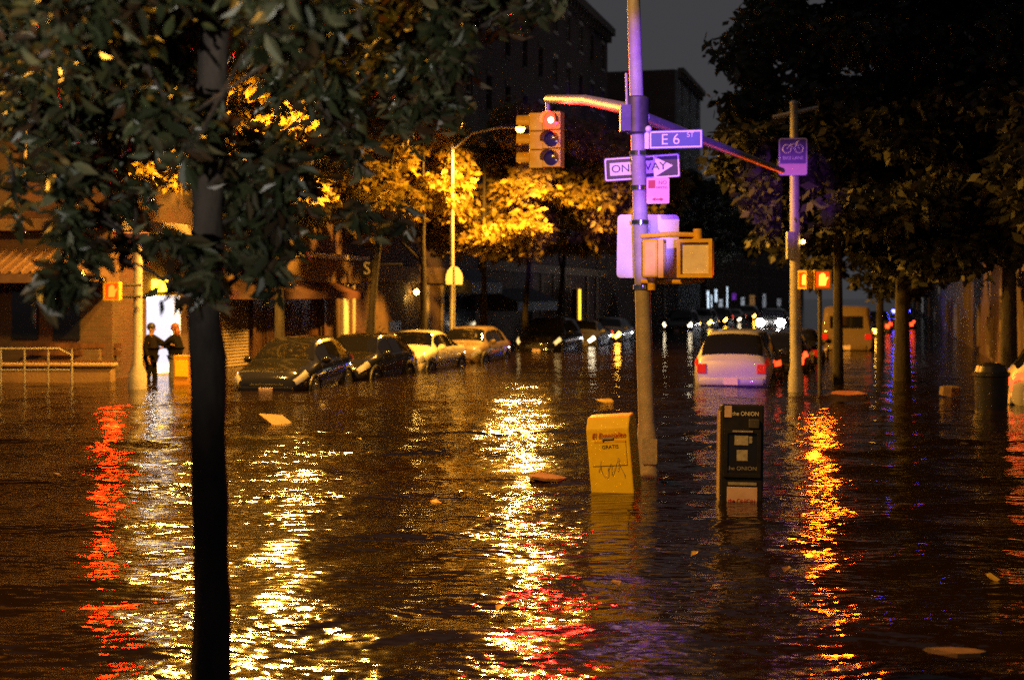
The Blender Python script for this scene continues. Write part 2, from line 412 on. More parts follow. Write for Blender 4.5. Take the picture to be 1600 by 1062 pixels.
part_box(b1, 'sill_course', 'trim_light', 0, 5.0, -.25, -.003, 3.75, 4.05, .02)
awning(b1, 5.0, 14.9, 2.0, 2.62, 1.05, 'awning_red', .22)
# panelled wooden shop front
for k in range(6):
    x0 = 8.25 + k * .9
    p = MB(); p.box(x0, x0 + .84, .1, .16, -.4, 2.24); p.prism([(x0 + .12 + .6 * i / 8, .2 if i in (0, 8) else 1.5 + .35 * math.sin(math.pi * i / 8)) for i in range(9)], .07, .098)
    p.build('shopfront_panel', 'wood_panel', b1, bevel=.012)
for x in (8.0, 13.65): part_box(b1, 'pilaster', 'wood_panel', x, x + .2, -.10, -.003, -.5, 2.5)
part_box(b1, 'pilaster', 'trim_white', 15.4, 15.85, -.14, -.003, -.5, 2.5, .02)
part_box(b1, 'pilaster', 'trim_light', 16.4, 16.62, -.10, -.003, -.5, 2.5, .02)
shutter(b1, 5.4, 7.8, -.4, 2.3, y=-.01)
# flank along the side street (local x=0 plane, facing -x)
fk = MB().box(-.30, -.003, .2, 24, 3.75, 4.05); fk.build('side_course', 'stucco', b1, bevel=.02)
MB().box(-.06, -.003, 4.5, 16, -.4, 3.1).build('opening_shade', 'dark_void', b1)  # black slab paints the darkness of an opening onto the wall
aw = MB()
aw.add([(-.003, -.2, 3.25), (-.003, 4.2, 3.25), (-1.15, 4.2, 2.65), (-1.15, -.2, 2.65), (-1.15, -.2, 2.42), (-1.15, 4.2, 2.42), (-.003, -.2, 2.45), (-.003, 4.2, 2.45)], [(0, 1, 2, 3), (3, 2, 5, 4), (0, 3, 4, 6), (1, 7, 5, 2)])
for k in range(16):
    y = -.2 + 4.4 * k / 15; aw.tube([(-.01, y, 3.28), (-1.16, y, 2.68)], .035, 6)
aw.build('awning', 'metal_roof', b1)
MB().box(-.12, -.003, .3, 4.2, -.5, .75).build('stone_base', 'brick_brown', b1)
for y in (.9, 2.1, 3.3): MB().box(-.05, -.003, y, y + .75, 1.0, 2.2).build('side_window', 'glass_dark', b1)
for fl in range(4):
    for k in range(4):
        y = 1.5 + 3 * k; z = 5.2 + 3.2 * fl
        f = MB().box(-.1, -.003, y - .08, y + 1.08, z - .12, z).box(-.08, -.003, y - .06, y + 1.06, z + 1.7, z + 1.88).box(-.05, -.003, y, y + .06, z, z + 1.7).box(-.05, -.003, y + .94, y + 1., z, z + 1.7).box(-.05, -.003, y + .06, y + .94, z + .82, z + .88)
        fo = f.build('window', 'trim_light', b1)
        MB().box(-.02, -.004, y + .06, y + .94, z + .002, z + 1.698).build('pane', 'glass_dark', fo)
ss = empty('blade_sign', PX(574, 420, 50.5), AVE_ROT - math.pi / 2, 'small square blade sign with a letter S above the shop fronts', 'sign')
MB().prism(rrect(.46, .60, .03), -.06, .06).build('panel', 'plastic_dark', ss)
text('S', .62, 'trim_white', ss, (0, -.064, 0))
MB().box(.23, 1.3, -.02, .02, .15, .19).build('bracket', 'steel_dark', ss)

b2 = building('shop_building', 'brown brick building over tan shop walls and a blue grey awning', 50.05, 65, TF, 'L', 16.5, 'brick_brown', (5, 4), [(4.2, 6.8, -.5, 2.2, .3)])
part_box(b2, 'ground_cladding', 'stucco', .2, 4.1, -.05, -.003, -.5, 2.6)
part_box(b2, 'ground_cladding', 'stucco', 6.9, 9.0, -.05, -.003, -.5, 2.6)
part_box(b2, 'sign_band', 'stone_tan', .1, 9.2, -.16, -.003, 2.62, 3.3, .02)
for x in (6.9, 8.9): part_box(b2, 'door_post', 'trim_light', x, x + .14, -.16, -.052, -.5, 2.55)
shutter(b2, 4.2, 6.8, -.5, 2.2)
awning(b2, 9.4, 14.4, 2.2, 3.3, 1.3, 'awning_blue', .5)
part_box(b2, 'shop_window', 'glass_dark', 9.5, 14.3, -.03, -.003, .2, 2.1)
part_box(b2, 'notice_board', 'plastic_dark', 2.2, 3.6, -.09, -.052, .7, 1.1)
wl = empty('wall_lamp', AV(55.2, TF + .2, 2.25), AVE_ROT, 'small bare yellow lamp on the tan shop wall', 'lamp')
MB().ball((0, 0, 0), .10, 12).build('bulb', 'sodium_small', wl, True); MB().box(-.05, .05, .02, .145, -.08, .16).build('bracket', 'steel_dark', wl)
pl = empty('potted_shrub', AV(48.6, TF + .7, -.4), 0, 'small dark potted shrub beside the pale column under the blade sign', 'plant')
MB().lathe([(.22, 0), (.3, .6), (.27, .6)], 14).build('pot', 'stone_tan', pl, True)

b3 = building('tall_building', 'tall dark building with a heavy cornice against the night sky', 65.05, 97, TF, 'L', 20.4, 'brick_dark', (9, 5), [(6, 10, -.5, 2.3, .3), (20.5, 22., -.5, 2.5, .3)])
part_box(b3, 'ground_cladding', 'stucco', 10.2, 20.2, -.06, -.003, -.5, 3.3)
part_box(b3, 'ground_cladding', 'stucco', .3, 5.9, -.06, -.003, -.5, 3.3)
part_box(b3, 'sign_band', 'stone_tan', .2, 31, -.18, -.003, 3.35, 3.85, .02)
awning(b3, 1.2, 10.5, 1.35, 2.5, 1.6, 'awning_dark', .45)
part_box(b3, 'door', 'glass_dark', 20.55, 21.95, .25, .28, -.5, 2.45)
tag(part_box(b3, 'light_strip', 'strip_yellow', 22.2, 22.55, -.12, -.062, .1, 2.5), 'narrow yellow lit strip beside the door')
for x in (12, 15, 18, 24.5, 27.5): part_box(b3, 'pilaster', 'stone_tan', x, x + .5, -.14, -.062, -.5, 3.3)
shutter(b3, 6, 10, -.5, 2.3)
b3b = building('low_building', 'low dark building between the tall dark building and the grey one', 97.05, 129, TF, 'L', 9, 'brick_brown', (8, 1), [])
b4 = building('grey_building', 'distant tower with a blank dark side and pale grey front', 131, 147, TF, 'L', 23, 'stone_grey', (3, 6), [])
MB().box(-.25, -.01, .3, 14, -.5, 23).build('side_wall', 'brick_dark', b4)
b5 = building('lit_shop_row', 'far row of low buildings with cool white shop windows', 150, 215, TF, 'L', 11, 'brick_brown', (14, 2), [])
for x, w, m, z0, z1 in ((1, 3, 'win_cool', .5, 2.6), (5.5, 1.2, 'win_cool', -.4, 2.2), (9, 2.5, 'win_cool', 1.4, 2.8), (13, 4, 'win_white', .2, 1.7), (21, 1.4, 'win_cool', .2, 3.2), (27, 5, 'violet_lit', 1.6, 2.4), (38, 5, 'win_white', .6, 1.9), (50, 8, 'win_warm', .4, 2.2)):
    shop_window(b5, m, x, x + w, z0, z1)
b6 = building('end_building', 'farthest dark building closing the left side of the avenue', 216, 330, TF, 'L', 16, 'brick_dark', (20, 3), [])
for x, w, z1 in ((5, 6, 2.4), (34, 9, 1.6), (66, 8, 2.8)): shop_window(b6, 'win_white', x, x + w, .3, z1)

# right side of the avenue
c1 = building('dark_corner_building', 'unlit dark building at the right corner behind the trees', 33, 58, 3.2, 'R', 19, 'brick_dark', (8, 5), [])
for x, w, m, z0, z1 in ((2, 1.6, 'win_warm', .6, 1.6), (8, 2.2, 'win_orange', .5, 1.2), (14, 1.8, 'win_warm', 1.4, 2.1), (19, 3, 'win_orange', 2.7, 3.2)):
    shop_window(c1, m, x, x + w, z0, z1)
c1b = building('shaded_building', 'dark building farther up the right side of the avenue with lit shops', 58.05, 110, 3.2, 'R', 15, 'brick_brown', (14, 4), [])
for x, w, m, z0, z1 in ((2, 3, 'win_white', .4, 1.2), (12, 3, 'sign_green_lit', 2.2, 3.4), (24, 3, 'win_warm', .6, 1.6), (35, 4, 'win_white', .4, 1.5), (45, 4, 'win_orange', 1.5, 2.6)):
    shop_window(c1b, m, x, x + w, z0, z1)
c2 = building('closing_building', 'far building seen between the trunks at the right of the avenue end', 111, 330, 3.2, 'R', 14, 'brick_brown', (24, 3), [])
for x, w, m, z1 in ((120, 6, 'win_white', 1.8), (152, 9, 'win_warm', 2.4), (182, 6, 'win_cool', 3.), (206, 5, 'win_warm', 2.)): shop_window(c2, m, x, x + w, .4, z1)
#@@TREES
# ------------------------------------------------------------------ trees
def leaves_mesh(name, centres, sizes, m, parent, seed, droop=.6, width=.42, fold=.25, near=False):
    rs = np.random.RandomState(seed); n = len(centres)
    c = np.asarray(centres, float); L = np.asarray(sizes, float)[:, None]
    d = rs.normal(size=(n, 3)); d[:, 2] = d[:, 2] * .5 - droop; d /= np.linalg.norm(d, axis=1)[:, None]
    u = np.cross(d, rs.normal(size=(n, 3))); u /= np.linalg.norm(u, axis=1)[:, None] + 1e-9
    w = np.cross(d, u)
    W = L * width * .5
    if near:
        P = [c, c + d * L * .28 + u * W * .85 + w * W * fold, c + d * L * .6 + u * W * .9 + w * W * fold, c + d * L * 1. - w * L * .12, c + d * L * .6 - u * W * .9 + w * W * fold, c + d * L * .28 - u * W * .85 + w * W * fold]
        v = np.stack(P, 1).reshape(-1, 3); k = np.arange(n)[:, None] * 6
        f = np.concatenate([k + np.array([0, 1, 2, 3]), k + np.array([0, 3, 4, 5])])
    else:
        P = [c, c + d * L * .5 + u * W, c + d * L, c + d * L * .5 - u * W]
        v = np.stack(P, 1).reshape(-1, 3); k = np.arange(n)[:, None] * 4
        f = k + np.array([0, 1, 2, 3])
    me = bpy.data.meshes.new(name); me.from_pydata(v.tolist(), [], f.tolist()); me.update()
    return link(name, me, m, parent)
def curve_pts(a, b, sag, n, rs, wob=.05):
    a = np.array(a); b = np.array(b); out = []
    L = np.linalg.norm(b - a); side = rs.normal(size=3) * wob * L
    for i in range(n + 1):
        f = i / n; p = a + (b - a) * f; p = p + side * math.sin(f * math.pi) + np.array([0, 0, sag * math.sin(f * math.pi)])
        out.append(tuple(p))
    return out
def tree(name, label, base, trunk, r0, r1, blobs, per, size, leafm, barkm, seed, group, near=False, twig=.010, cat='tree', droop=.6):
    """trunk: points relative to base; blobs: (x,y,z,rx,rz,density) relative to base"""
    rs = np.random.RandomState(seed)
    root = empty(name, base, 0, label, cat, group)
    t = MB(); T = [Vector(p) for p in trunk]
    if near:
        T2 = []
        for a, b in zip(T, T[1:]):
            for f in (0, .2, .4, .6, .8): T2.append(a.lerp(b, f) + Vector((rs.normal() * .004, rs.normal() * .004, 0)))
        T = T2 + [T[-1]]
    rad = [r0 + (r1 - r0) * (i / (len(T) - 1)) ** .8 for i in range(len(T))]
    if near: rad = [r_ * (1 + rs.normal() * .035 + (.16 if i in (21, 33) else 0)) for i, r_ in enumerate(rad)]
    t.tube(T, rad, 18 if near else 9)
    if near: t.v = [tuple(Vector(v) + Vector((math.sin(v[2] * 31 + v[0] * 90) * .0035, math.sin(v[2] * 23 + v[0] * 120) * .0035, 0))) for v in t.v]
    nodes = []                                   # (point, radius) of wood that can carry a branch
    for a, b, ra, rb in zip(T[2:], T[3:], rad[2:], rad[3:]):
        for f in (0, .33, .66): nodes.append((np.array(a.lerp(b, f)), ra + (rb - ra) * f, 0.))
    zmin = T[-1].z * (.30 if near else .22)
    nodes = [n for n in nodes if n[0][2] > zmin]
    cs = []; sz = []
    blobs = sorted(blobs, key=lambda b: min(np.linalg.norm(n[0] - np.array(b[:3])) for n in nodes))
    for (x, y, z, rx, rz, dn) in blobs:
        c = np.array([x, y, z])
        def cost(n):
            d = n[0] - c; h = math.hypot(d[0], d[1]); return math.sqrt(h * h + d[2] ** 2) + .9 * max(0, d[2] + .35 * h) + .25 * n[2]
        bn = min(nodes, key=cost); best = bn[0]
        L = float(np.linalg.norm(c - best)); br = max(twig * 1.4, min(bn[1] * .62, .012 + .02 * L))
        pts = curve_pts(best, c, .10 * L, 8, rs, .09)
        rr = [br * (1 - .6 * i / 8) for i in range(9)]
        t.tube(pts, rr, 7)
        nodes += [(np.array(p), r_, bn[2] + L * i / 8) for i, (p, r_) in enumerate(zip(pts, rr)) if i > 1]
        k = int(per * dn * (rx * rx * rz) ** .6)
        nt_ = max(3, int(6 * rx))
        tw = []
        for j in range(nt_):
            dd = rs.normal(size=3); dd /= np.linalg.norm(dd); e = c + dd * np.array([rx, rx, rz]) * rs.uniform(.55, 1.)
            pp = curve_pts(c + rs.normal(size=3) * .1 * rx, e, .05, 4, rs); t.tube(pp, [twig * (1 - .6 * i / 4) for i in range(5)], 5); tw += pp[1:]
        tw = np.array(tw)
        pick = tw[rs.randint(len(tw), size=k)] + rs.normal(size=(k, 3)) * np.array([rx, rx, rz]) * (.22 if near else .17)
        cs.append(pick); sz.append(size * rs.uniform(.6, 1.25, size=k))
    t.build('trunk', barkm, root, True, angle=60)
    leaves_mesh('crown', np.concatenate(cs), np.concatenate(sz), leafm, root, seed, droop, width=.38 if near else .5, near=near)
    return root

# near street tree, at the kerb in front of the photographer
NB = Vector((-1.30, 6.1, -.45))
def nb(px, py, Y, rpx, den=1., flat=1.):
    p = PX(px, py, Y) - NB; r = rpx / F * Y
    return (p.x, p.y, p.z, r, r * flat, den)
tp = [(-.0, 0, 0), (.0, 0, .5), (.01, .0, 1.1), (.0, .02, 1.8), (-.02, .02, 2.6), (-.005, .04, 3.3), (.03, .05, 4.0), (.05, .05, 4.8), (.06, .1, 5.6), (.03, .1, 6.3)]
nblobs = [nb(40, 40, 6.4, 120), nb(150, 50, 5.6, 110), nb(260, 30, 6.8, 110), nb(520, 40, 6.6, 100), nb(640, 40, 6.0, 100), nb(760, 20, 6.6, 90), nb(860, 10, 6.2, 60, .5),
          nb(50, 170, 6.0, 100), nb(170, 180, 6.6, 100), nb(280, 190, 5.6, 80), nb(255, 110, 6.3, 80), nb(410, 240, 6.4, 60), nb(430, 270, 5.8, 75), nb(540, 150, 6.2, 80), nb(640, 150, 6.6, 80, .9), nb(700, 130, 6.0, 60, .6),
          nb(120, 270, 5.7, 80, .8), nb(200, 320, 6.2, 55, .7), nb(390, 330, 6.2, 65), nb(430, 380, 6.0, 50, .7), nb(350, 260, 6.6, 60), nb(545, 210, 6.4, 60, .7),
          nb(100, 350, 5.8, 40, 1., 1.5), nb(95, 430, 5.6, 34, 1.6, 1.5), nb(85, 470, 5.6, 26, 1.6, 1.2), nb(140, 400, 5.7, 34, .9), nb(205, 390, 6.0, 30, .8), nb(280, 405, 5.9, 40, 1.), nb(265, 455, 5.7, 22, .6), nb(330, 450, 5.7, 40, 1.2), nb(390, 420, 5.9, 50, 1.2), nb(430, 440, 5.9, 34, .9), nb(560, 350, 6.4, 45, .55), nb(630, 360, 6.6, 38, .4), nb(20, 300, 6.2, 50, .5),
          nb(470, 60, 5.6, 60), nb(460, 130, 6.6, 50), nb(300, 235, 5.4, 45, .6), nb(20, -100, 6.4, 150), nb(200, -120, 6.2, 150), nb(400, -130, 5.8, 140), nb(600, -120, 6.4, 150), nb(780, -110, 6.2, 130, .7), nb(-150, 60, 6.2, 150), nb(-140, 220, 6.0, 120),
          nb(100, 60, 7.4, 150), nb(560, 60, 7.4, 130), nb(200, 200, 7.4, 120), nb(450, 250, 7.3, 50), nb(650, 90, 7.6, 110),
          nb(200, 0, 5.0, 150), nb(450, 0, 4.8, 140), (0.3, -.3, 6.3, .9, .7, 1.), (-.5, .4, 6.6, .9, .7, 1.)]
tree('street_tree', 'dark drooping street tree with a slim trunk rising from the water in front of everything', NB, tp, .092, .05, nblobs, 4300, .105, 'leaf_near', 'bark_near', 11, None, near=True, twig=.006)

def round_blobs(rs, h, r, n, zlo=.45, den=1.):
    out = []
    for i in range(n):
        a = rs.uniform(0, 6.28); q = r * math.sqrt(rs.uniform(.05, 1)); z = h * rs.uniform(zlo, .95)
        sq = 1 - abs((z / h - .65) / .42) ** 2 * .6
        out.append((q * math.cos(a) * sq, q * math.sin(a) * sq, z, rs.uniform(.7, 1.25) * r * .36, rs.uniform(.5, .9) * r * .3, den))
    return out
def street_tree(label, s, t, h, r, n, seed, leafm, group, trunk_r=.16, per=850, size=.33, lean=(0, 0), shift=(0, 0), zlo=.45, barkm='bark', base=None, ymin=None):
    rs = np.random.RandomState(seed)
    tr = [(lean[0] * f ** 2 + rs.normal() * .04 * f, lean[1] * f ** 2 + rs.normal() * .04 * f, h * .85 * f) for f in (0, .1, .25, .4, .55, .7, .85, 1.)]
    return tree('street_tree', label, base or AV(s, t, -.4), tr, trunk_r, .04, [b if ymin is None or b[1] > ymin else (b[0], -b[1] * .6, *b[2:]) for b in [(q[0] + shift[0], q[1] + shift[1], *q[2:]) for q in round_blobs(rs, h, r, n, zlo)]], per, size, leafm, barkm, seed, group, twig=.02)
G1, G2 = 'amber lit trees along the left pavement', 'dark trees on the right pavement'
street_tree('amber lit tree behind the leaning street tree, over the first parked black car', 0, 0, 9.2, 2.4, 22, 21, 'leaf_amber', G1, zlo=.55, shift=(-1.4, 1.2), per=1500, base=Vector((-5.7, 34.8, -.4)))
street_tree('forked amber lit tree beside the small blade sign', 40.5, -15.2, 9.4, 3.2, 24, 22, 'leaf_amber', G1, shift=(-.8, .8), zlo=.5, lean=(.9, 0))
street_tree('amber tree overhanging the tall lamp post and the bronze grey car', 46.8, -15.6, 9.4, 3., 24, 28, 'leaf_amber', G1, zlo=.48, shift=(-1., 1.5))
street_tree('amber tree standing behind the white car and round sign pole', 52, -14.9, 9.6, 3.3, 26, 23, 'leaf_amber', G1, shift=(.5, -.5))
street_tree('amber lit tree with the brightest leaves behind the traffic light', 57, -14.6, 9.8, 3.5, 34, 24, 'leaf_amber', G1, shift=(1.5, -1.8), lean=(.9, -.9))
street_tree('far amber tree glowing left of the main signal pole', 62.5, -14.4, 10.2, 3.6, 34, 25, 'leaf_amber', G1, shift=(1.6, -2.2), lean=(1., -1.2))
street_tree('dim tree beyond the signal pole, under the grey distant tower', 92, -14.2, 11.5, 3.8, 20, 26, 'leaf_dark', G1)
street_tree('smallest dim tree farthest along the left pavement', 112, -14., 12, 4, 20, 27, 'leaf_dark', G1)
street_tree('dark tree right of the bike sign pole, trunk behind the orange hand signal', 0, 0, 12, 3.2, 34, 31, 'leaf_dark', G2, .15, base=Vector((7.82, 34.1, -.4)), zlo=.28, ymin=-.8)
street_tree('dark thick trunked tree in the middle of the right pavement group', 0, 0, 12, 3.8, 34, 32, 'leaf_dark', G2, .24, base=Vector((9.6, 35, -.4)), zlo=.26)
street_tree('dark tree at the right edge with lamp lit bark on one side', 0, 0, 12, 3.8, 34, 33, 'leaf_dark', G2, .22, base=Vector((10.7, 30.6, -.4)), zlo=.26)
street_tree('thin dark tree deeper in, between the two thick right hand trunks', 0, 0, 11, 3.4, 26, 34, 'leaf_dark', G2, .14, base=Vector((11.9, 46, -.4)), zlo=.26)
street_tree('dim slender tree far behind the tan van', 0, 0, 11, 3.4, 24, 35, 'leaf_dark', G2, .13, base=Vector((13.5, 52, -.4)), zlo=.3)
rs_ = np.random.RandomState(5)
pc = rs_.normal(size=(260, 3)) * np.array([.24, .24, .3]) + np.array([0, 0, 1.0])
leaves_mesh('foliage', pc, np.full(260, .14), 'leaf_dark', pl, 6)
#@@CARS
# ------------------------------------------------------------------ vehicles
def interp(pts, x):
    xs = [p[0] for p in pts]; ys = [p[1] for p in pts]
    if x <= xs[0]: return ys[0]
    if x >= xs[-1]: return ys[-1]
    i = max(k for k in range(len(xs)) if xs[k] <= x); i = min(i, len(xs) - 2)
    def slope(k):
        if k == 0 or k == len(xs) - 1: return 0 if len(xs) < 2 else ((ys[min(k + 1, len(xs) - 1)] - ys[max(k - 1, 0)]) / (xs[min(k + 1, len(xs) - 1)] - xs[max(k - 1, 0)]))
        a = (ys[k] - ys[k - 1]) / (xs[k] - xs[k - 1]); b = (ys[k + 1] - ys[k]) / (xs[k + 1] - xs[k])
        return 0 if a * b <= 0 else 2 * a * b / (a + b)
    h = xs[i + 1] - xs[i]; f = (x - xs[i]) / h
    return (2 * f ** 3 - 3 * f ** 2 + 1) * ys[i] + (f ** 3 - 2 * f ** 2 + f) * h * slope(i) + (-2 * f ** 3 + 3 * f ** 2) * ys[i + 1] + (f ** 3 - f ** 2) * h * slope(i + 1)
KIND = {
 'sedan': dict(L=4.6, belt=[(0, .82), (.15, .93), (1.0, .96), (2.5, .93), (3.4, .90), (4.3, .74), (4.6, .56)],
               top=[(0, .90), (.10, 1.0), (.75, 1.07), (1.55, 1.40), (2.1, 1.45), (2.65, 1.41), (3.4, 1.02), (4.2, .87), (4.6, .64)],
               wb=[(0, .74), (.25, .86), (.9, .9), (3.6, .9), (4.3, .84), (4.6, .64)], wt=[(0, .62), (.75, .70), (1.5, .57), (2.65, .59), (3.35, .74), (4.3, .72), (4.6, .5)],
               ws=(3.30, 2.68), rw=(.86, 1.46), side=((.98, 1.5), (1.56, 2.2), (2.26, 3.02)), wheels=(.85, 3.75)),
 'suv': dict(L=4.5, belt=[(0, .92), (.12, 1.02), (1.0, 1.03), (2.5, 1.0), (3.4, .98), (4.2, .86), (4.5, .66)],
             top=[(0, 1.0), (.05, 1.08), (.20, 1.24), (.46, 1.60), (.9, 1.67), (2.2, 1.68), (2.65, 1.62), (3.35, 1.13), (4.1, 1.0), (4.5, .74)],
             wb=[(0, .80), (.2, .88), (.9, .91), (3.6, .91), (4.2, .86), (4.5, .68)], wt=[(0, .70), (.2, .72), (.5, .62), (2.65, .63), (3.3, .78), (4.2, .74), (4.5, .55)],
             ws=(3.26, 2.70), rw=(.10, .44), side=((.55, 1.25), (1.32, 2.1), (2.17, 2.98)), wheels=(.82, 3.68)),
 'hatch': dict(L=4.1, belt=[(0, .86), (.12, .96), (1.0, .98), (2.3, .95), (3.1, .92), (3.85, .76), (4.1, .58)],
               top=[(0, .95), (.05, 1.03), (.3, 1.2), (.65, 1.42), (1.3, 1.50), (1.9, 1.50), (2.4, 1.44), (3.1, 1.04), (3.8, .90), (4.1, .66)],
               wb=[(0, .76), (.2, .85), (.8, .88), (3.2, .88), (3.85, .82), (4.1, .62)], wt=[(0, .66), (.3, .68), (.7, .58), (2.4, .59), (3.05, .74), (3.85, .70), (4.1, .5)],
               ws=(3.0, 2.44), rw=(.12, .62), side=((.72, 1.2), (1.26, 1.9), (1.96, 2.72)), wheels=(.78, 3.32)),
 'van': dict(L=5.4, belt=[(0, 1.05), (.1, 1.1), (3, 1.1), (4.3, 1.06), (5.1, .9), (5.4, .7)],
             top=[(0, 1.8), (.06, 2.0), (.25, 2.1), (2.5, 2.12), (3.7, 2.06), (4.5, 1.22), (5.1, 1.05), (5.4, .8)],
             wb=[(0, .95), (.15, 1.0), (4.5, 1.0), (5.1, .93), (5.4, .76)], wt=[(0, .78), (.25, .84), (3.7, .82), (4.4, .88), (5.1, .8), (5.4, .6)],
             ws=(4.42, 3.76), rw=None, side=((.5, 1.6), (1.7, 2.8), (2.9, 4.0)), wheels=(1.0, 4.4)),
}
def make_car(kind, paint, label, loc, rz, group, name='parked_car', lamps='headlamp', tails='tail_red', plate_rear=True, cat='car', z=-.40, pitch=0.):
    K = KIND[kind]; L = K['L']
    root = empty(name, (loc[0], loc[1], z), rz, label, cat, group)
    root.rotation_euler = (0, pitch, rz)
    def prof(x):
        zb = interp([(0, .42), (.3, .26), (L - .35, .24), (L, .36)], x); be = interp(K['belt'], x); tp_ = max(interp(K['top'], x), be + .03); w = interp(K['wb'], x); wt = interp(K['wt'], x)
        m = (zb + be) / 2 + .06
        return [(0, zb), (w * .84, zb), (w * .97, zb + .10), (w, m), (w * .985, be - .07), (w * .95, be), (wt, tp_ - min(.07, (tp_ - be) * .4)), (wt * .86, tp_ - .015), (wt * .45, tp_ + .005), (0, tp_ + .012)]
    def P(x, v, off=0., sgn=1):
        pr = prof(x); i = min(int(v), 8); f = v - i
        y = pr[i][0] + (pr[i + 1][0] - pr[i][0]) * f; zz = pr[i][1] + (pr[i + 1][1] - pr[i][1]) * f
        if off:
            e = 1e-3; a = Vector(P(x + e, v)) - Vector(P(x - e, v)); ty = Vector((0, pr[i + 1][0] - pr[i][0], pr[i + 1][1] - pr[i][1]))
            n = ty.cross(a); n = n.normalized() if n.length > 1e-9 else Vector((0, 0, 1))
            if n.z < 0 and i > 4 or (i <= 4 and n.y < 0): n = -n
            q = Vector((x, y, zz)) + n * off; return (q.x, q.y * sgn, q.z)
        return (x, y * sgn, zz)
    xc = L / 2
    sh = lambda p: (p[0] - xc, p[1], p[2])
    xs = [L * (i / 44) for i in range(45)]
    mb = MB()
    vs = []; nv = 19
    for x in xs:
        ring = [sh(P(x, v)) for v in range(10)] + [sh(P(x, v, 0, -1)) for v in range(8, 0, -1)]
        nv = len(ring); vs += ring
    fs = [(i * nv + k, i * nv + (k + 1) % nv, (i + 1) * nv + (k + 1) % nv, (i + 1) * nv + k) for i in range(44) for k in range(nv)]
    fs += [tuple(range(nv))[::-1], tuple(44 * nv + k for k in range(nv))]
    mb.add(vs, fs); mb.build('body', paint, root, True, angle=50)
    def patch(mbx, x0, x1, v0, v1, off, sgn, nx=6, nvv=5, full=False):
        g = []
        for i in range(nx + 1):
            x = x0 + (x1 - x0) * i / nx
            if full: g.append([sh(P(x, v0 + (9 - v0) * j / nvv, off)) for j in range(nvv + 1)] + [sh(P(x, 9 - (9 - v0) * j / nvv, off, -1)) for j in range(1, nvv + 1)])
            else: g.append([sh(P(x, v0 + (v1 - v0) * j / nvv, off, sgn)) for j in range(nvv + 1)])
        w = len(g[0]); mbx.add([p for r in g for p in r], [(i * w + j, i * w + j + 1, (i + 1) * w + j + 1, (i + 1) * w + j) for i in range(nx) for j in range(w - 1)])
    m = MB(); patch(m, K['ws'][0], K['ws'][1], 6.12, 9, .012, 1, 7, 6, True); m.build('windscreen', 'car_glass', root, True)
    if K['rw']:
        m = MB(); patch(m, K['rw'][0], K['rw'][1], 6.12, 9, .012, 1, 7, 6, True); m.build('rear_window', 'car_glass', root, True)
    else:
        MB().box(-xc - .012, -xc + .03, -.62, .62, 1.25, 1.72).build('rear_window', 'car_glass', root, bevel=.01)
    for sgn in (1, -1):
        for (a, b) in K['side']:
            m = MB(); patch(m, a, b, 5.10, 5.90, .010, sgn, 5, 3); m.build('side_window', 'car_glass', root, True)
        # door seams and sill moulding
        m = MB()
        for a in (K['side'][1][0] - .03, K['side'][2][0] - .03, K['side'][2][1] + .05): patch(m, a - .008, a + .008, 1.9, 5.0, .006, sgn, 1, 8)
        m.build('door_seam', 'plastic_dark', root)
        m = MB(); patch(m, 1.2, L - 1.25, 2.5, 2.75, .014, sgn, 8, 1); m.build('side_moulding', 'chrome' if kind == 'sedan' else 'plastic_dark', root)
        for a in (K['side'][1][0] + .1, K['side'][2][0] + .1):
            m = MB(); patch(m, a, a + .2, 4.45, 4.62, .03, sgn, 2, 1); m.build('door_handle', 'chrome', root)
        m = MB(); patch(m, L - .42, L - .06, 3.9, 5.6, .012, sgn, 6, 4); m.build('headlight', lamps, root, True)
        if kind != 'van':
            m = MB(); patch(m, .015, .26, 3.75, 5.2, .012, sgn, 5, 4); tl = m.build('tail_light', tails, root, True)
        w0 = interp(K['wb'], .02)
        zt = interp(K['belt'], .02)
        MB().box(-xc - .018, -xc + .02, sgn * w0 * .72, sgn * w0 * .985, zt - .24, zt - .02).build('tail_light', tails, root, bevel=.012)
        for wx in K['wheels']:
            wy = sgn * (interp(K['wb'], wx) - .10); Mx = Matrix.Translation((wx - xc, wy, .33)) @ Matrix.Rotation(R(90) * -sgn, 4, 'X')
            wh = MB().lathe([(.20, -.1), (.31, -.1), (.33, -.06), (.33, .08), (.31, .112), (.22, .112)], 24, Mx).build('wheel', 'rubber', root, True)
            rm = MB().lathe([(.215, .105), (.20, .118), (.05, .10), (.04, .125)], 20, Mx)
            rm.build('rim', 'rim', wh, True)
            ar = MB().tube([(wx - xc + .40 * math.cos(R(a)), sgn * (interp(K['wb'], wx) - .012), .33 + .40 * math.sin(R(a))) for a in range(0, 181, 15)], .035, 6)
            ar.build('wheel_arch', 'plastic_dark', root)
        mx_ = K['side'][2][1] - .02
        p = Vector(sh(P(mx_, 5.15, 0, sgn)))
        mi = MB().ball((p.x, p.y + sgn * .13, p.z + .04), .11, 10, (.6, 1, .75)); mi.tube([p, (p.x, p.y + sgn * .1, p.z + .02)], .025, 6)
        mi.build('mirror', paint, root, True)
    zf = interp(K['belt'], L - .02)
    wf = interp(K['wb'], L)
    MB().box(xc - .02, xc + .02, -wf * .62, wf * .62, zf - .16, zf - .02).build('grille', 'plastic_dark', root, bevel=.008)
    bmp = MB().box(-xc - .055, -xc + .06, -.74, .74, .42, .60).build('bumper', paint, root, True, bevel=.03)
    MB().box(xc - .07, xc + .045, -wf * 1.0, wf * 1.0, .36, .52).build('bumper', paint, root, True, bevel=.03)
    if plate_rear:
        MB().box(-xc - .075, -xc - .056, -.16, .16, .44, .60).build('number_plate', 'plate', root, bevel=.004)
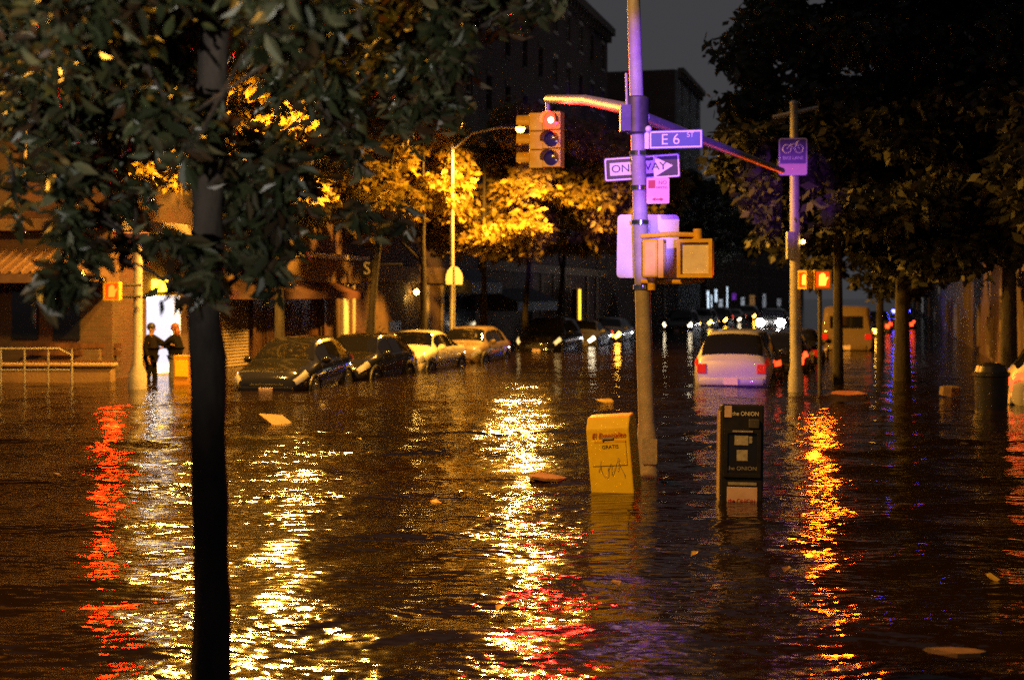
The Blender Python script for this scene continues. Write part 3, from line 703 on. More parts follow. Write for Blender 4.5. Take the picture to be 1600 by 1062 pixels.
    MB().box(xc + .046, xc + .06, -.16, .16, .36, .50).build('number_plate', 'plate', root, bevel=.004)
    return root
GL, GR, GF = 'cars parked along the left kerb', 'cars parked along the right kerb', 'cars parked far along the left kerb'
TOW = AVE_ROT + math.pi         # nose toward the camera
def left_car(kind, paint, s_front, t, label, group=GL, yaw=0, **k):
    L = KIND[kind]['L']; p = AV(s_front + L / 2, t)
    return make_car(kind, paint, label, p, TOW + R(yaw), group, **k)
left_car('hatch', 'paint_black', 28.9, -13.45, 'black car nearest on the left, bonnet almost touching the water', yaw=5, pitch=R(1.5), z=-.37)
left_car('hatch', 'paint_black', 33.2, -13.45, 'dark car parked between the nearest black car and the white one')
left_car('sedan', 'paint_white', 37.1, -13.3, 'creamy white car parked under the amber trees', z=-.36)
left_car('hatch', 'paint_bronze', 42.4, -13.2, 'bronze grey car parked just behind the white car')
left_car('suv', 'paint_black', 52.2, -12.9, 'black car alone in front of the dark awning, left of the signal pole', lamps='glint')
left_car('sedan', 'paint_grey', 58.2, -12.8, 'grey car with glinting lamps behind the lone black car', lamps='white_lit', tails='tail_lit')  # headlamp glints put in as emission
left_car('hatch', 'paint_silver', 63.6, -12.7, 'pale car last before the signal pole with an orange lamp', lamps='amber_lit')
mk = left_car('suv', 'paint_black', 84, -12.2, 'black car just right of the signal pole in the far row', GF, lamps='white_lit')
left_car('suv', 'paint_grey', 92, -12.0, 'grey car with amber lamps second in the far row', GF, lamps='amber_lit')
left_car('suv', 'paint_navy', 101, -12.0, 'navy car third along the far row', GF, tails='tail_lit', lamps='amber_lit')
left_car('sedan', 'paint_black', 111, -12.0, 'low black car fourth along the far row', GF, lamps='white_lit', tails='tail_lit')
left_car('suv', 'paint_black', 122, -11.9, 'smallest black car at the end of the far row', GF, lamps='amber_lit')
oc_ = left_car('suv', 'paint_grey', 90, -7.2, 'oncoming car in the avenue with blazing white headlights', None, name='oncoming_car', lamps='head_lit')
def right_car(kind, paint, s_rear, t, label, group=GR, **k):
    L = KIND[kind]['L']; return make_car(kind, paint, label, AV(s_rear + L / 2, t), AVE_ROT, group, **k)
right_car('suv', 'paint_silver', 33.2, -3.55, 'silver car seen from behind with red tail lights and pale number plate', tails='tail_red')
right_car('hatch', 'paint_black', 39.2, -3.0, 'dark car in front of the silver car', tails='tail_lit')
right_car('sedan', 'paint_black', 45.2, -2.9, 'second dark car ahead, showing one red tail light past the pole')
right_car('van', 'paint_bronze', 56, -1.6, 'tan van beyond the bike sign pole', None, name='parked_van', cat='van')
right_car('sedan', 'paint_yellow', 74, -1.4, 'yellow cab farther up the right kerb between dark trunks', None, tails='amber_lit', lamps='amber_lit', cat='taxi', name='taxi')
pc_ = right_car('sedan', 'paint_navy', 93, .7, 'distant police car with a blue roof light', None, cat='police car', name='police_car', tails='tail_lit')
MB().box(-.35, -.05, -.55, .55, 1.46, 1.6).build('light_bar', 'police_blue', pc_, bevel=.02)
for sy in (-.62, .62): MB().ball((2.2, sy, .82), .24, 12, (.5, 1, 1)).build('headlight_glare', 'head_lit', oc_, True)  # oversized glowing balls imitate the glare of the headlights
left_car('sedan', 'paint_black', 108, -8.3, 'far oncoming car with small white lights, deeper than the blazing one', None, name='oncoming_car', lamps='head_lit')
right_car('suv', 'paint_black', 64.5, -1.6, 'black car on the right kerb between the tan van and the yellow cab')
right_car('suv', 'paint_grey', 82, -.8, 'grey car with lit red tail lights deep among the right hand trunks', tails='tail_lit')
rc = make_car('suv', 'paint_white', 'white car cut off by the right edge of the picture, red tail light showing', Vector((9.45, 27, 0)) + N * 2.3 + D * .9, math.atan2(N.y, N.x), None, tails='tail_lit')
#@@STREET
# ------------------------------------------------------------------ street furniture
FACE = math.atan2(N.y, N.x)            # signs whose face looks back down the avenue (local x across, -y toward camera)
Y1 = 16.5
P1 = PX(1013, 750, Y1); P1.z = -.4
TOP1 = PX(990, 0, Y1)
def pole1(z):                           # axis of the leaning signal pole
    f = (z - 0.) / TOP1.z; a = PX(1013, 742, Y1)
    return Vector((a.x + (TOP1.x - a.x) * f, Y1, z))
sp = empty('signal_pole', (0, 0, 0), 0, 'tall leaning grey pole carrying the red traffic light and street signs', 'pole')
MB().tube([pole1(z) for z in (-.4, 1, 3, 5, 7, 9)], [.10, .096, .086, .078, .07, .06], 16).build('shaft', 'painted_steel', sp, True)
MB().tube([pole1(z) for z in (-.4, .45, .5, .62)], [.125, .122, .115, .1], 16).build('base_cover', 'painted_steel', sp, True)
a0 = PX(988, 172, Y1); a1 = PX(856, 155, 20.4)
MB().tube([a0, a0.lerp(a1, .5) + Vector((0, 0, .05)), a1], [.075, .068, .06], 12).build('mast_arm', 'steel', sp, True)
a2 = PX(1006, 184, Y1); a3 = PX(1222, 267, 23.6)
MB().tube([a2, a2.lerp(a3, .5), a3], [.07, .06, .05], 12).build('mast_arm', 'steel', sp, True)
c_ = pole1(4.25)
MB().lathe([(.10, -.28), (.135, -.26), (.135, .14), (.10, .16)], 16, Matrix.Translation(c_)).box(-.20, -.08, -.12, .06, -.25, .05, Matrix.Translation(c_)).build('clamp', 'steel_dark', sp, True, angle=30)
MB().tube([c_ + Vector((-.12, -.06, .0)), c_ + Vector((-.13, -.06, .42))], .016, 8).build('conduit', 'steel', sp, True)
st = PX(1015, 705, Y1 - .13)
MB().prism([(x, z) for x, z in rrect(.17, .29, .01)], -.012, .0, Matrix.Translation(st)).build('sticker', 'ink_grey', sp)
for z, r in ((2.95, .096), (2.2, .1), (3.35, .094), (3.75, .092)):
    MB().lathe([(r, -.03), (r + .012, -.025), (r + .012, .025), (r, .03)], 16, Matrix.Translation(pole1(z))).build('band', 'chrome', sp, True)

def sign(name, label, cpx, cpy, Y, w, h, r, m, rim=None, th=.006, rz=FACE, tilt=0., cat='sign', group=None):
    root = empty(name, PX(cpx, cpy, Y), rz, label, cat, group); root.rotation_euler = (0, tilt, rz)
    p = MB().prism(rrect(w, h, r), -th, th).build('panel', m, root)
    if rim:
        o = rrect(w - .02, h - .02, r); i = rrect(w - .055, h - .055, r * .7); n = len(o)
        b = MB(); b.add([(x, -th - .002, z) for x, z in o] + [(x, -th - .002, z) for x, z in i], [(k, (k + 1) % n, (k + 1) % n + n, k + n) for k in range(n)]); b.build('border', rim, root)
    return root
g = sign('street_name_sign', 'street name blade reading E 6 ST near the top of the signal pole', 1056, 218, 16.35, .62, .215, .01, 'sign_violet_tint', 'sign_white', .012)
text('E 6', .175, 'sign_white', g, (-.06, -.016, -.004)); text('ST', .08, 'sign_white', g, (.17, -.016, .045))
MB().box(-.36, -.31, -.02, .02, -.1, .1).ball((-.315, -.02, .125), .04, 12).build('bracket', 'sign_white', g, True)  # white ball stands in for the glint on the bracket bolt
g = sign('one_way_sign', 'black sign reading ONE WAY in a white arrow', 1003, 262, 16.68, .90, .285, .02, 'sign_black', 'sign_white', .005, tilt=R(-2.5))
MB().prism([(-.38, -.075), (.14, -.075), (.14, -.125), (.37, 0), (.14, .125), (.14, .075), (-.38, .075)], -.010, -.0055).build('arrow', 'sign_white', g)
text('ONE WAY', .125, 'sign_black', g, (-.035, -.012, 0), sx=1.12)
g = sign('parking_sign', 'small pinkish parking sign under the one way sign', 1028, 298, 16.35, .265, .30, .02, 'sign_pink', None, .004)
MB().box(-.11, -.03, -.008, -.0045, .03, .12).build('panel_mark', 'ink_red', g)
text('NO', .06, 'ink_red', g, (.055, -.006, .09)); text('PARKING', .042, 'ink_red', g, (.045, -.006, .035), sx=.75)
MB().prism([(-.07, -.10), (-.03, -.08), (-.03, -.092), (.03, -.092), (.03, -.08), (.07, -.10), (.03, -.12), (.03, -.108), (-.03, -.108), (-.03, -.12)], -.008, -.0045).build('arrow', 'ink_red', g)
g = sign('square_sign', 'large blank back of a square metal sign behind the signal pole', 1012, 385, 16.72, .73, .745, .05, 'sign_back', None, .004, tilt=R(1))
MB().box(-.03, .03, -.03, -.005, -.3, .3).build('stiffener', 'steel', g)

def lamp_in(parent, loc, color, energy, rad, size=130):
    bl = bpy.data.lights.new('bulb', 'SPOT'); bl.color = color; bl.energy = energy; bl.spot_size = R(size); bl.spot_blend = .6; bl.shadow_soft_size = rad
    o = bpy.data.objects.new('bulb', bl); COL.objects.link(o); o.parent = parent; o.location = loc; o.rotation_euler = (R(-72), 0, 0); return o
# traffic light on the left arm
tl = empty('traffic_light', PX(856, 166, 20.4), FACE - R(4), 'yellow traffic light showing red at the end of the long arm', 'traffic light')
MB().tube([(0, 0, .1), (0, 0, -.1)], .035, 10).build('hanger', 'steel', tl, True)
def head(xc, yc, rot, lit, zt=-.10, w=.27, h=.80, dpt=.2):
    Mx = Matrix.Translation((xc, yc, zt)) @ Matrix.Rotation(rot, 4, 'Z')
    m = MB()
    for k in range(3):
        m.box(-w / 2, w / 2, -dpt / 2, dpt / 2, -h / 3 * (k + 1) + .004, -h / 3 * k - .004, Mx)
    hs = m.build('housing', 'signal_yellow', tl, bevel=.012)
    for k in range(3):
        z = -h / 3 * (k + .5)
        MB().lathe([(.001, .02), (.07, .016), (.11, 0)], 18, Mx @ Matrix.Translation((0, -dpt / 2 - .004, z)) @ Matrix.Rotation(R(90), 4, 'X'), cap=False).build('lens', lit if k == 0 and lit else 'lens_dark', hs, True)
        if k == 0 and lit: MB().lathe([(.001, .012), (.032, .006), (.042, -.003)], 16, Mx @ Matrix.Translation((0, -dpt / 2 - .026, z)) @ Matrix.Rotation(R(90), 4, 'X'), cap=False).build('filament_glow', 'red_core', hs, True)
        v = MB(); n = 14; pts = [(-.112 * math.cos(R(a)), .112 * math.sin(R(a))) for a in np.linspace(-20, 200, n)]
        v.add([(x, -dpt / 2, zz + z) for x, zz in pts] + [(x * 1., -dpt / 2 - .19, zz * 1. + z) for x, zz in pts], [(i, i + 1, i + 1 + n, i + n) for i in range(n - 1)], Mx)
        v.build('visor', 'signal_yellow', hs, True)
lamp_in(tl, (.12, -.12 - .40, -.10 - .15), (1., .005, .003), 1300, .11, 118)
head(.12, -.12, 0, 'red_lens'); head(-.16, .0, R(-80), None)

# pedestrian signal pair on the signal pole
ps = empty('pedestrian_signal', PX(1060, 404, 16.3), 0, 'amber cased walk signal pair with a dull pale screen on the signal pole', 'signal')
def ped(root, x, y, rot, lens, w=.40, h=.44, hand=False):
    Mx = Matrix.Translation((x, y, 0)) @ Matrix.Rotation(rot, 4, 'Z')
    hs = MB().box(-w / 2, w / 2, -.09, .09, -h / 2, h / 2, Mx).build('housing', 'signal_yellow', root, bevel=.03)
    f = MB()
    for (a, b, c, d) in ((-w / 2, w / 2, h / 2 - .04, h / 2), (-w / 2, w / 2, -h / 2, -h / 2 + .04), (-w / 2, -w / 2 + .04, -h / 2 + .04, h / 2 - .04), (w / 2 - .04, w / 2, -h / 2 + .04, h / 2 - .04)): f.box(a, b, -.15, -.091, c, d, Mx)
    f.build('hood', 'signal_yellow', hs)
    MB().box(-w / 2 + .045, w / 2 - .045, -.098, -.091, -h / 2 + .045, h / 2 - .045, Mx).build('screen', 'hand_spill' if hand else lens, hs)
    if hand:
        hm = MB(); e = -.106; Q = w / .4
        hm.prism([(-.085 * Q, -.14 * Q), (.07 * Q, -.14 * Q), (.095 * Q, -.02 * Q), (.14 * Q, .05 * Q), (.115 * Q, .07 * Q), (.07 * Q, .03 * Q), (.065 * Q, .13 * Q), (.038 * Q, .135 * Q), (.03 * Q, .16 * Q), (.003 * Q, .16 * Q), (-.005 * Q, .15 * Q), (-.035 * Q, .15 * Q), (-.045 * Q, .12 * Q), (-.075 * Q, .12 * Q)], e, e + .006, Mx)
        hm.build('hand', lens, hs)
    return hs
ped(ps, .20, 0, R(-14), 'ped_screen')
ped(ps, -.30, .05, R(78), 'lens_dark', .34, .44)
MB().tube([(-.42, .1, .26), (-.1, .02, .28), (.22, 0, .27)], .028, 8).tube([(.22, 0, .22), (.22, 0, .34)], .05, 10).build('top_bracket', 'signal_yellow', ps, True)
MB().tube([(-.42, .1, -.26), (.1, .02, -.27), (.3, 0, -.24)], .028, 8).tube([(-.30, .05, -.22), (-.30, .05, -.36)], .05, 10).build('bottom_bracket', 'signal_yellow', ps, True)

# yellow newspaper box
yb = empty('newspaper_box', (PX(968, 770, 15.4).x, 15.4, -.36), R(14), 'yellow newspaper box with a slanted top standing in the flood', 'newspaper box')
yb.rotation_euler = (R(2), R(-4.5), R(-16))
pr = [(-.22, 0), (.22, 0), (.22, 1.10), (.12, 1.18), (-.10, 1.17), (-.22, 1.06)]
MB().prism([(y, z) for y, z in pr], -.235, .235, Matrix.Rotation(R(90), 4, 'Z')).build('body', 'box_yellow', yb, bevel=.018)
fy = -.226
MB().box(-.19, .19, fy - .006, fy, .66, .93).build('door', 'box_yellow', yb, bevel=.003)
text('El Especialito', .078, 'ink_red', yb, (0.01, fy - .009, .985), shear=.3, sx=.9)
MB().box(-.15, .19, fy - .009, fy - .0065, .905, .93).build('door_edge', 'signal_yellow', yb)
text('GRATIS', .055, 'ink_dark', yb, (.02, fy - .009, .86))
MB().box(-.06, .06, fy - .03, fy - .006, .945, .965).box(-.06, -.045, fy - .03, fy, .93, .945).build('handle', 'steel', yb)
gv = MB(); gz = random.Random(4)
for x0, w_, h_, q in ((-.13, .10, .10, 2.), (-.03, .13, .07, 3.), (.08, .06, .12, 1.5)):
    gv.tube([(x0 + w_ * u + .02 * math.sin(9 * u), fy - .008, .60 + h_ * math.sin(q * 3.1 * u) + .05 * u) for u in np.linspace(0, 1, 22)], .0026, 5)
gv.build('graffiti', 'ink_grey', yb)
# black newspaper box
kb = empty('newspaper_box', (PX(1155, 800, 14.8).x, 14.8, -.32), R(3), 'tall black newspaper box with pale labels standing in the flood', 'newspaper box')
kb.rotation_euler = (R(-2), R(1), R(-4))
MB().prism([(-.20, 0), (.20, 0), (.20, 1.20), (.10, 1.27), (-.20, 1.30)], -.22, .22, Matrix.Rotation(R(90), 4, 'Z')).build('body', 'box_black', kb, bevel=.02)
f = MB()
for (a, b, c, d) in ((-.19, .19, 1.0, 1.04), (-.19, .19, .55, .59), (-.19, -.15, .59, 1.0), (.15, .19, .59, 1.0)): f.box(a, b, -.232, -.201, c, d)
dk = f.build('door', 'box_black', kb, bevel=.004)
MB().box(-.15, .15, -.207, -.201, .59, 1.0).build('window', 'glass_dark', dk)
MB().box(-.08, .06, -.213, -.208, .88, .98).box(.07, .10, -.213, -.208, .9, .97).box(-.055, .055, -.213, -.208, .72, .83).build('paper', 'paper', dk)
text('the ONION', .055, 'ink_grey', kb, (.0, -.21, .64), sx=1.1)
text('the ONION', .06, 'trim_white', kb, (.03, -.208, 1.20), sx=.9)
MB().box(-.185, -.11, -.212, -.202, 1.16, 1.28).build('coin_slot', 'label_pink', kb, bevel=.004)
MB().box(.06, .17, -.25, -.202, 1.055, 1.15).build('coin_box', 'steel_dark', kb, bevel=.01)
MB().tube([(-.1, -.203, 1.02), (-.1, -.245, 1.02), (.1, -.245, 1.02), (.1, -.203, 1.02)], .011, 6).build('handle', 'steel', kb, True)
MB().box(-.14, .15, -.212, -.202, .47, .50).build('ledge', 'ink_grey', kb)
MB().box(-.15, .16, -.214, -.202, .25, .45).build('label_plate', 'label_pink', kb, bevel=.004)
text('the ONION', .055, 'ink_red', kb, (0, -.217, .31), sx=1.)
MB().box(-.232, -.221, -.19, .18, .02, 1.22).build('lit_side', 'stone_tan', kb)  # tan slab puts the lamplight on the left side into colour

# second pole across the street with the bike sign
Y2 = 31.2
q = PX(1244, 610, Y2); q.z = -.4
p2 = empty('sign_pole', q, 0, 'thick grey pole with a short cross bar and bike sign across the street', 'pole')
MB().tube([(0, 0, 0), (0, 0, .7), (0, 0, .95), (-.02, 0, 3), (-.05, 0, 6.7)], [.18, .17, .13, .115, .085], 14).build('shaft', 'painted_steel', p2, True)
MB().tube([(-.50, .1, 6.42), (0, 0, 6.52), (.46, -.1, 6.62)], [.045, .05, .04], 8).build('cross_bar', 'steel', p2, True)
MB().ball((-.05, 0, 6.72), .1, 10, (1, 1, .7)).build('cap', 'steel', p2, True)
MB().box(-.22, -.06, -.14, .05, 3.3, 3.9).build('control_box', 'steel', p2, bevel=.01)
MB().ball((.14, -.05, 3.68), .045, 10).build('indicator_lamp', 'amber_dot', p2, True)
MB().tube([(0, -.02, 3.62), (.14, -.05, 3.63)], .015, 6).build('lamp_bracket', 'steel', p2)
g = sign('bike_lane_sign', 'violet bike lane sign high on the pole across the street', 1239, 245, Y2 - .16, .62, .82, .05, 'sign_purple', 'sign_white', .006, rz=R(-6))
MB().prism([(x, z - .27) for x, z in rrect(.585, .235, .03)], -.009, -.0065).build('lower_plate', 'sign_pink', g)
bk = MB()
for cx in (-.13, .13): bk.tube([(cx + .09 * math.cos(a), -.012, .17 + .09 * math.sin(a)) for a in np.linspace(0, 6.28, 19)], .011, 6)
bk.tube([(-.13, -.012, .17), (-.04, -.012, .27), (.09, -.012, .27), (.13, -.012, .17)], .011, 6).tube([(-.04, -.012, .27), (.0, -.012, .17), (.09, -.012, .27)], .011, 6).tube([(.09, -.012, .27), (.08, -.012, .32), (.13, -.012, .33)], .011, 6)
bk.build('bicycle_symbol', 'sign_white', g)
text('BIKE LANE', .10, 'sign_white', g, (0, -.010, -.03), sx=.95)

# far pedestrian signals with lit orange hands
def hand_post(label, px, py, Y, name='pedestrian_signal', lens='hand_lens', post=True, second=True):
    r = empty(name, PX(px, py, Y), R(-3), label, 'signal', 'pedestrian signals showing an orange hand')
    ped(r, 0, 0, 0, lens, .36, .42, True)
    if second: ped(r, -.28, .12, R(-60), lens, .30, .40, True)
    lamp_in(r, (.0, -.22, -.02), (1., .075, .002) if lens == 'hand_lens' else (1., .014, .001), 480 if lens == 'hand_lens' else 210, .16, 118)
    z = -r.location.z - .4
    if post: MB().tube([(-.02, .12, z), (-.02, .12, -.15)], .045, 10).build('post', 'steel_dark', r, True)
    else:
        for zz in (-.12, .14): MB().tube([(.0, .08, zz), (.6, .1, zz)], .03, 8).build('bracket', 'steel_dark', r, True)
    return r
hand_post('orange hand walk signal on a thin dark post right of the bike sign pole', 1284, 437, 30.6)
hand_post('red orange hand walk signal beside the left corner pole', 177, 455, 31.9, lens='hand_lens_far', post=False, second=False)
# left corner pole
q = PX(215, 607, 32.2); q.z = -.4
lp = empty('sign_pole', q, 0, 'pinkish corner pole with a small dark street sign on top at the left', 'pole')
MB().tube([(0, 0, 0), (0, 0, .75), (0, 0, .95), (.02, 0, 3.75)], [.22, .2, .11, .09], 14).build('shaft', 'painted_steel', lp, True)
g = sign('street_name_sign', 'small dark street sign on top of the left corner pole, half hidden by leaves', 212, 373, 32.05, .62, .30, .01, 'sign_purple', 'sign_pink', .012, rz=R(-4))

# street lamps (sodium)
LAMP = 6000.
GLAMP = 'sodium street lamps'
def street_lamp(label, base, z, arms, pw=(1, 1)):
    r = empty('street_lamp', base, 0, label, 'street lamp', GLAMP)
    b = MB().tube([(0, 0, -.4), (0, 0, .5), (0, 0, .7), (0, 0, z - .3)], [.15, .14, .09, .06], 12)
    b.build('post', 'steel', r, True)
    for (dx, dy), k_ in zip(arms, pw):
        v = Vector((dx, dy, 0)); u = v.normalized()
        MB().tube([(0, 0, z - .5), tuple(v * .35 + Vector((0, 0, z + .05))), tuple(v * .8 + Vector((0, 0, z + .22))), tuple(v + Vector((0, 0, z + .2)))], [.045, .04, .035, .03], 10).build('arm', 'steel', r, True)
        Mx = Matrix.Translation(v + Vector((0, 0, z + .16))) @ Matrix.Rotation(math.atan2(u.y, u.x), 4, 'Z')
        hd = MB().add([(-.15, -.1, .02), (.55, -.17, .02), (.62, 0, .02), (.55, .17, .02), (-.15, .1, .02), (-.1, -.06, .13), (.45, -.09, .16), (.5, 0, .16), (.45, .09, .16), (-.1, .06, .13)],
                      [(0, 1, 6, 5), (1, 2, 7, 6), (2, 3, 8, 7), (3, 4, 9, 8), (4, 0, 5, 9), (5, 6, 7, 8, 9), (4, 3, 2, 1, 0)], Mx).build('lamp_head', 'steel_dark', r, bevel=.02)
        MB().lathe([(.15, .015), (.145, -.04), (.11, -.10), (.05, -.135)], 10, Mx @ Matrix.Translation((.3, 0, 0))).build('lens', 'sodium', hd, True)
        bl = bpy.data.lights.new('bulb', 'SPOT'); bl.color = SOD; bl.energy = LAMP * k_; bl.spot_size = R(176); bl.spot_blend = .25; bl.shadow_soft_size = .22
        bo = bpy.data.objects.new('bulb', bl); COL.objects.link(bo); bo.parent = r; bo.location = Mx @ Vector((.3, 0, -.42))
    return r
street_lamp('glowing sodium lamp on a tall thin post behind the traffic light', AV(46.6, -14.5), 7.6, [(2.05, -.55)], (2.2, 0))
street_lamp('two armed sodium lamp hidden behind the leaves of the leaning street tree', Vector((-6.75, 32.4, 0)), 7.6, [(1.3, -.3), (-.25, -2.5)], (1.9, .6))
street_lamp('sodium lamp beyond the frame at the left of the crossing', Vector((-6.8, 6.8, 0)), 8.3, [(2.2, .7)], (.7, 0))
#street_lamp('dim sodium lamp far along the right pavement behind the trees', Vector((12.5, 47.5, 0)), 7.2, [(-1.5, .4)])
rp = empty('sign_post', AV(46.2, -14.3), 0, 'round topped sign seen from behind beside the tall lamp post', 'sign', None)
MB().tube([(0, 0, -.4), (0, 0, 3.1)], .035, 8).build('post', 'steel', rp, True)
MB().prism([(.30 * math.cos(a) * 1.05, 2.65 + .45 * math.sin(a)) for a in np.linspace(R(-22), R(202), 16)], -.01, .01, Matrix.Rotation(FACE + R(40), 4, 'Z')).build('panel', 'trim_white', rp)
# railing and low wall by the corner building
rl = empty('metal_railing', PX(45, 600, 33.5), R(3), 'low metal railing in the water at the far left', 'railing')
rl.location.z = -.4
m = MB()
for k in range(5): m.tube([(-1.2 + .55 * k, 0, 0), (-1.2 + .55 * k, 0, 1.25)], .025, 8)
m.build('post', 'steel', rl, True)
MB().tube([(-1.2, 0, 1.25), (.7, 0, 1.25), (1., 0, 1.1), (1., 0, 0)], .028, 8).tube([(-1.2, 0, .75), (1., 0, .75)], .02, 8).build('rail', 'steel', rl, True)
lw_ = empty('low_wall', PX(110, 600, 34.5), R(-2), 'low stained orange wall at the water line behind the railing', 'wall'); lw_.location.z = -.4
MB().box(-2.6, 1.0, 0, .35, 0, .78).build('wall_body', 'stucco', lw_, bevel=.03); MB().box(-2.65, 1.05, -.05, .40, .782, .86).build('coping', 'stone_tan', lw_, bevel=.02)
bn = empty('bench', PX(110, 560, 35.6), R(-2), 'dark bench with a slatted back against the corner building', 'bench'); bn.location.z = -.4
MB().box(-1.2, 1.2, -.2, .25, .82, .88).build('seat', 'wood_panel', bn); 
MB().box(-1.2, 1.2, .26, .30, 1.0, 1.12).box(-1.2, 1.2, .26, .30, 1.18, 1.3).build('backrest', 'wood_panel', bn)
for x in (-1., 1.): MB().box(x - .04, x + .04, -.18, .3, 0, .815).build('leg', 'steel_dark', bn)
# orange box by the doorway
ob = empty('newspaper_box', PX(289, 602, 33.6), R(-10), 'orange box left of the tree trunk, beside the bright doorway', 'newspaper box'); ob.location.z = -.4
MB().prism([(-.2, 0), (.2, 0), (.2, 1.02), (.1, 1.1), (-.2, 1.1)], -.21, .21, Matrix.Rotation(R(90), 4, 'Z')).build('body', 'box_orange', ob, bevel=.015)
MB().box(-.16, .16, -.212, -.202, .6, .98).build('door', 'box_yellow', ob, bevel=.004)
# trash can near the right edge
tc_ = empty('litter_bin', PX(1549, 640, 26.4), 0, 'black litter bin standing in the water near the right edge', 'litter bin'); tc_.location.z = -.4
MB().lathe([(.27, 0), (.31, 1.0), (.335, 1.02), (.335, 1.08), (.29, 1.09)], 20).build('body', 'box_black', tc_, True, angle=30)
MB().lathe([(.30, 1.092), (.26, 1.2), (.12, 1.26), (.1, 1.2)], 20).build('lid', 'box_black', tc_, True)
for k in range(14):
    pass
# floating rubbish
def litter(label, px, py, w, d, rz, m, name, tilt=.06, cat='debris', flat=.012, n=7, seed=0):
    Y = F * H / (py - HZ); rr = random.Random(seed)
    o = MB(); pts = [(w / 2 * math.cos(a) * rr.uniform(.75, 1.15), d / 2 * math.sin(a) * rr.uniform(.75, 1.15)) for a in [2 * math.pi * i / n for i in range(n)]]
    o.add([(x, y, rr.uniform(0, .03)) for x, y in pts] + [(x * .9, y * .9, rr.uniform(.0, .03) + flat) for x, y in pts], [tuple(range(n))[::-1], tuple(range(n, 2 * n))] + [(i, (i + 1) % n, (i + 1) % n + n, i + n) for i in range(n)])
    ob_ = o.build(name, m, None, loc=PX(px, py, Y) + Vector((0, 0, .02)), rot=(tilt, .04, rz)); tag(ob_, label, cat); return ob_
cb = MB().box(-.22, .22, -.30, .30, 0, .03).build('floating_board', 'card', None, bevel=.006, loc=PX(433, 659, F * H / 197) + Vector((0, 0, .01)), rot=(R(14), R(6), R(35)))
tag(cb, 'flat orange board floating on the water right of the near trunk', 'board')
litter('yellow scrap floating left of the yellow newspaper box top', 946, 629, .45, .25, .3, 'leaf_litter', 'floating_scrap', .3, seed=1)
litter('pale brown scrap floating at the left foot of the yellow newspaper box', 853, 750, .42, .5, .1, 'debris', 'floating_scrap', seed=2)
litter('small yellow leaf clump floating in the middle of the water', 680, 790, .14, .16, .5, 'leaf_litter', 'floating_leaf', .2, 'leaf', seed=3)
litter('brown leaf raft floating in the lower right corner', 1500, 1030, .42, .16, .1, 'debris', 'floating_scrap', .02, seed=4)
litter('brown lump of rubbish between the right hand trunks', 1325, 628, .9, .6, .1, 'debris', 'floating_scrap', .1, flat=.15, seed=5)
litter('round brown lump of rubbish left of the litter bin', 1483, 620, .45, .4, .1, 'debris', 'floating_scrap', .1, flat=.18, seed=6)
litter('single orange leaf afloat in the dark lower right water', 1548, 910, .09, .13, .9, 'leaf_litter', 'floating_leaf', .5, 'leaf', seed=7)
gl = random.Random(12)
for k in range(34):
    Y = gl.uniform(9, 24); x = gl.uniform(-.34, .34) * Y
    w = gl.uniform(.05, .11)
    o = MB(); o.add([(0, -w, .0), (w * .45, -w * .1, .015), (0, w, .01), (-w * .45, -w * .1, .02), (0, -w * .1, .004)], [(0, 1, 4), (1, 2, 4), (2, 3, 4), (3, 0, 4)])
    o.add([(0, -w, -.006), (w * .45, -w * .1, .009), (0, w, .004), (-w * .45, -w * .1, .014)], [(3, 2, 1, 0)])
    tag(o.build('floating_leaf', gl.choice(['leaf_litter', 'debris', 'debris']), None, loc=(x, Y, .03), rot=(gl.uniform(-.2, .2), gl.uniform(-.2, .2), gl.uniform(0, 6.2))),
        'tiny loose leaf afloat on the open flood water', 'leaf', 'loose leaves afloat on the flood')
#@@PEOPLE
# ------------------------------------------------------------------ people in the doorway
def skin_mesh(chains, root_co, levels=2):
    """chains: lists of (point, radius) sharing points by value"""
    vs, es, rad = [], [], []; key = {}
    def vid(p, r):
        k = tuple(round(c, 4) for c in p)
        if k not in key: key[k] = len(vs); vs.append(p); rad.append(r)
        return key[k]
    for ch in chains:
        ids = [vid(p, r) for p, r in ch]
        es += list(zip(ids, ids[1:]))
    me = bpy.data.meshes.new('sk'); me.from_pydata(vs, es, []); me.update()
    o = bpy.data.objects.new('sk', me); COL.objects.link(o)
    md = o.modifiers.new('s', 'SKIN'); md.use_smooth_shade = True
    for i, v in enumerate(me.skin_vertices[0].data): v.radius = (rad[i], rad[i]); v.use_root = False
    me.skin_vertices[0].data[key[tuple(round(c, 4) for c in root_co)]].use_root = True
    sb = o.modifiers.new('b', 'SUBSURF'); sb.levels = levels; sb.render_levels = levels
    out = bpy.data.meshes.new_from_object(o.evaluated_get(bpy.context.evaluated_depsgraph_get()))
    bpy.data.objects.remove(o)
    return out
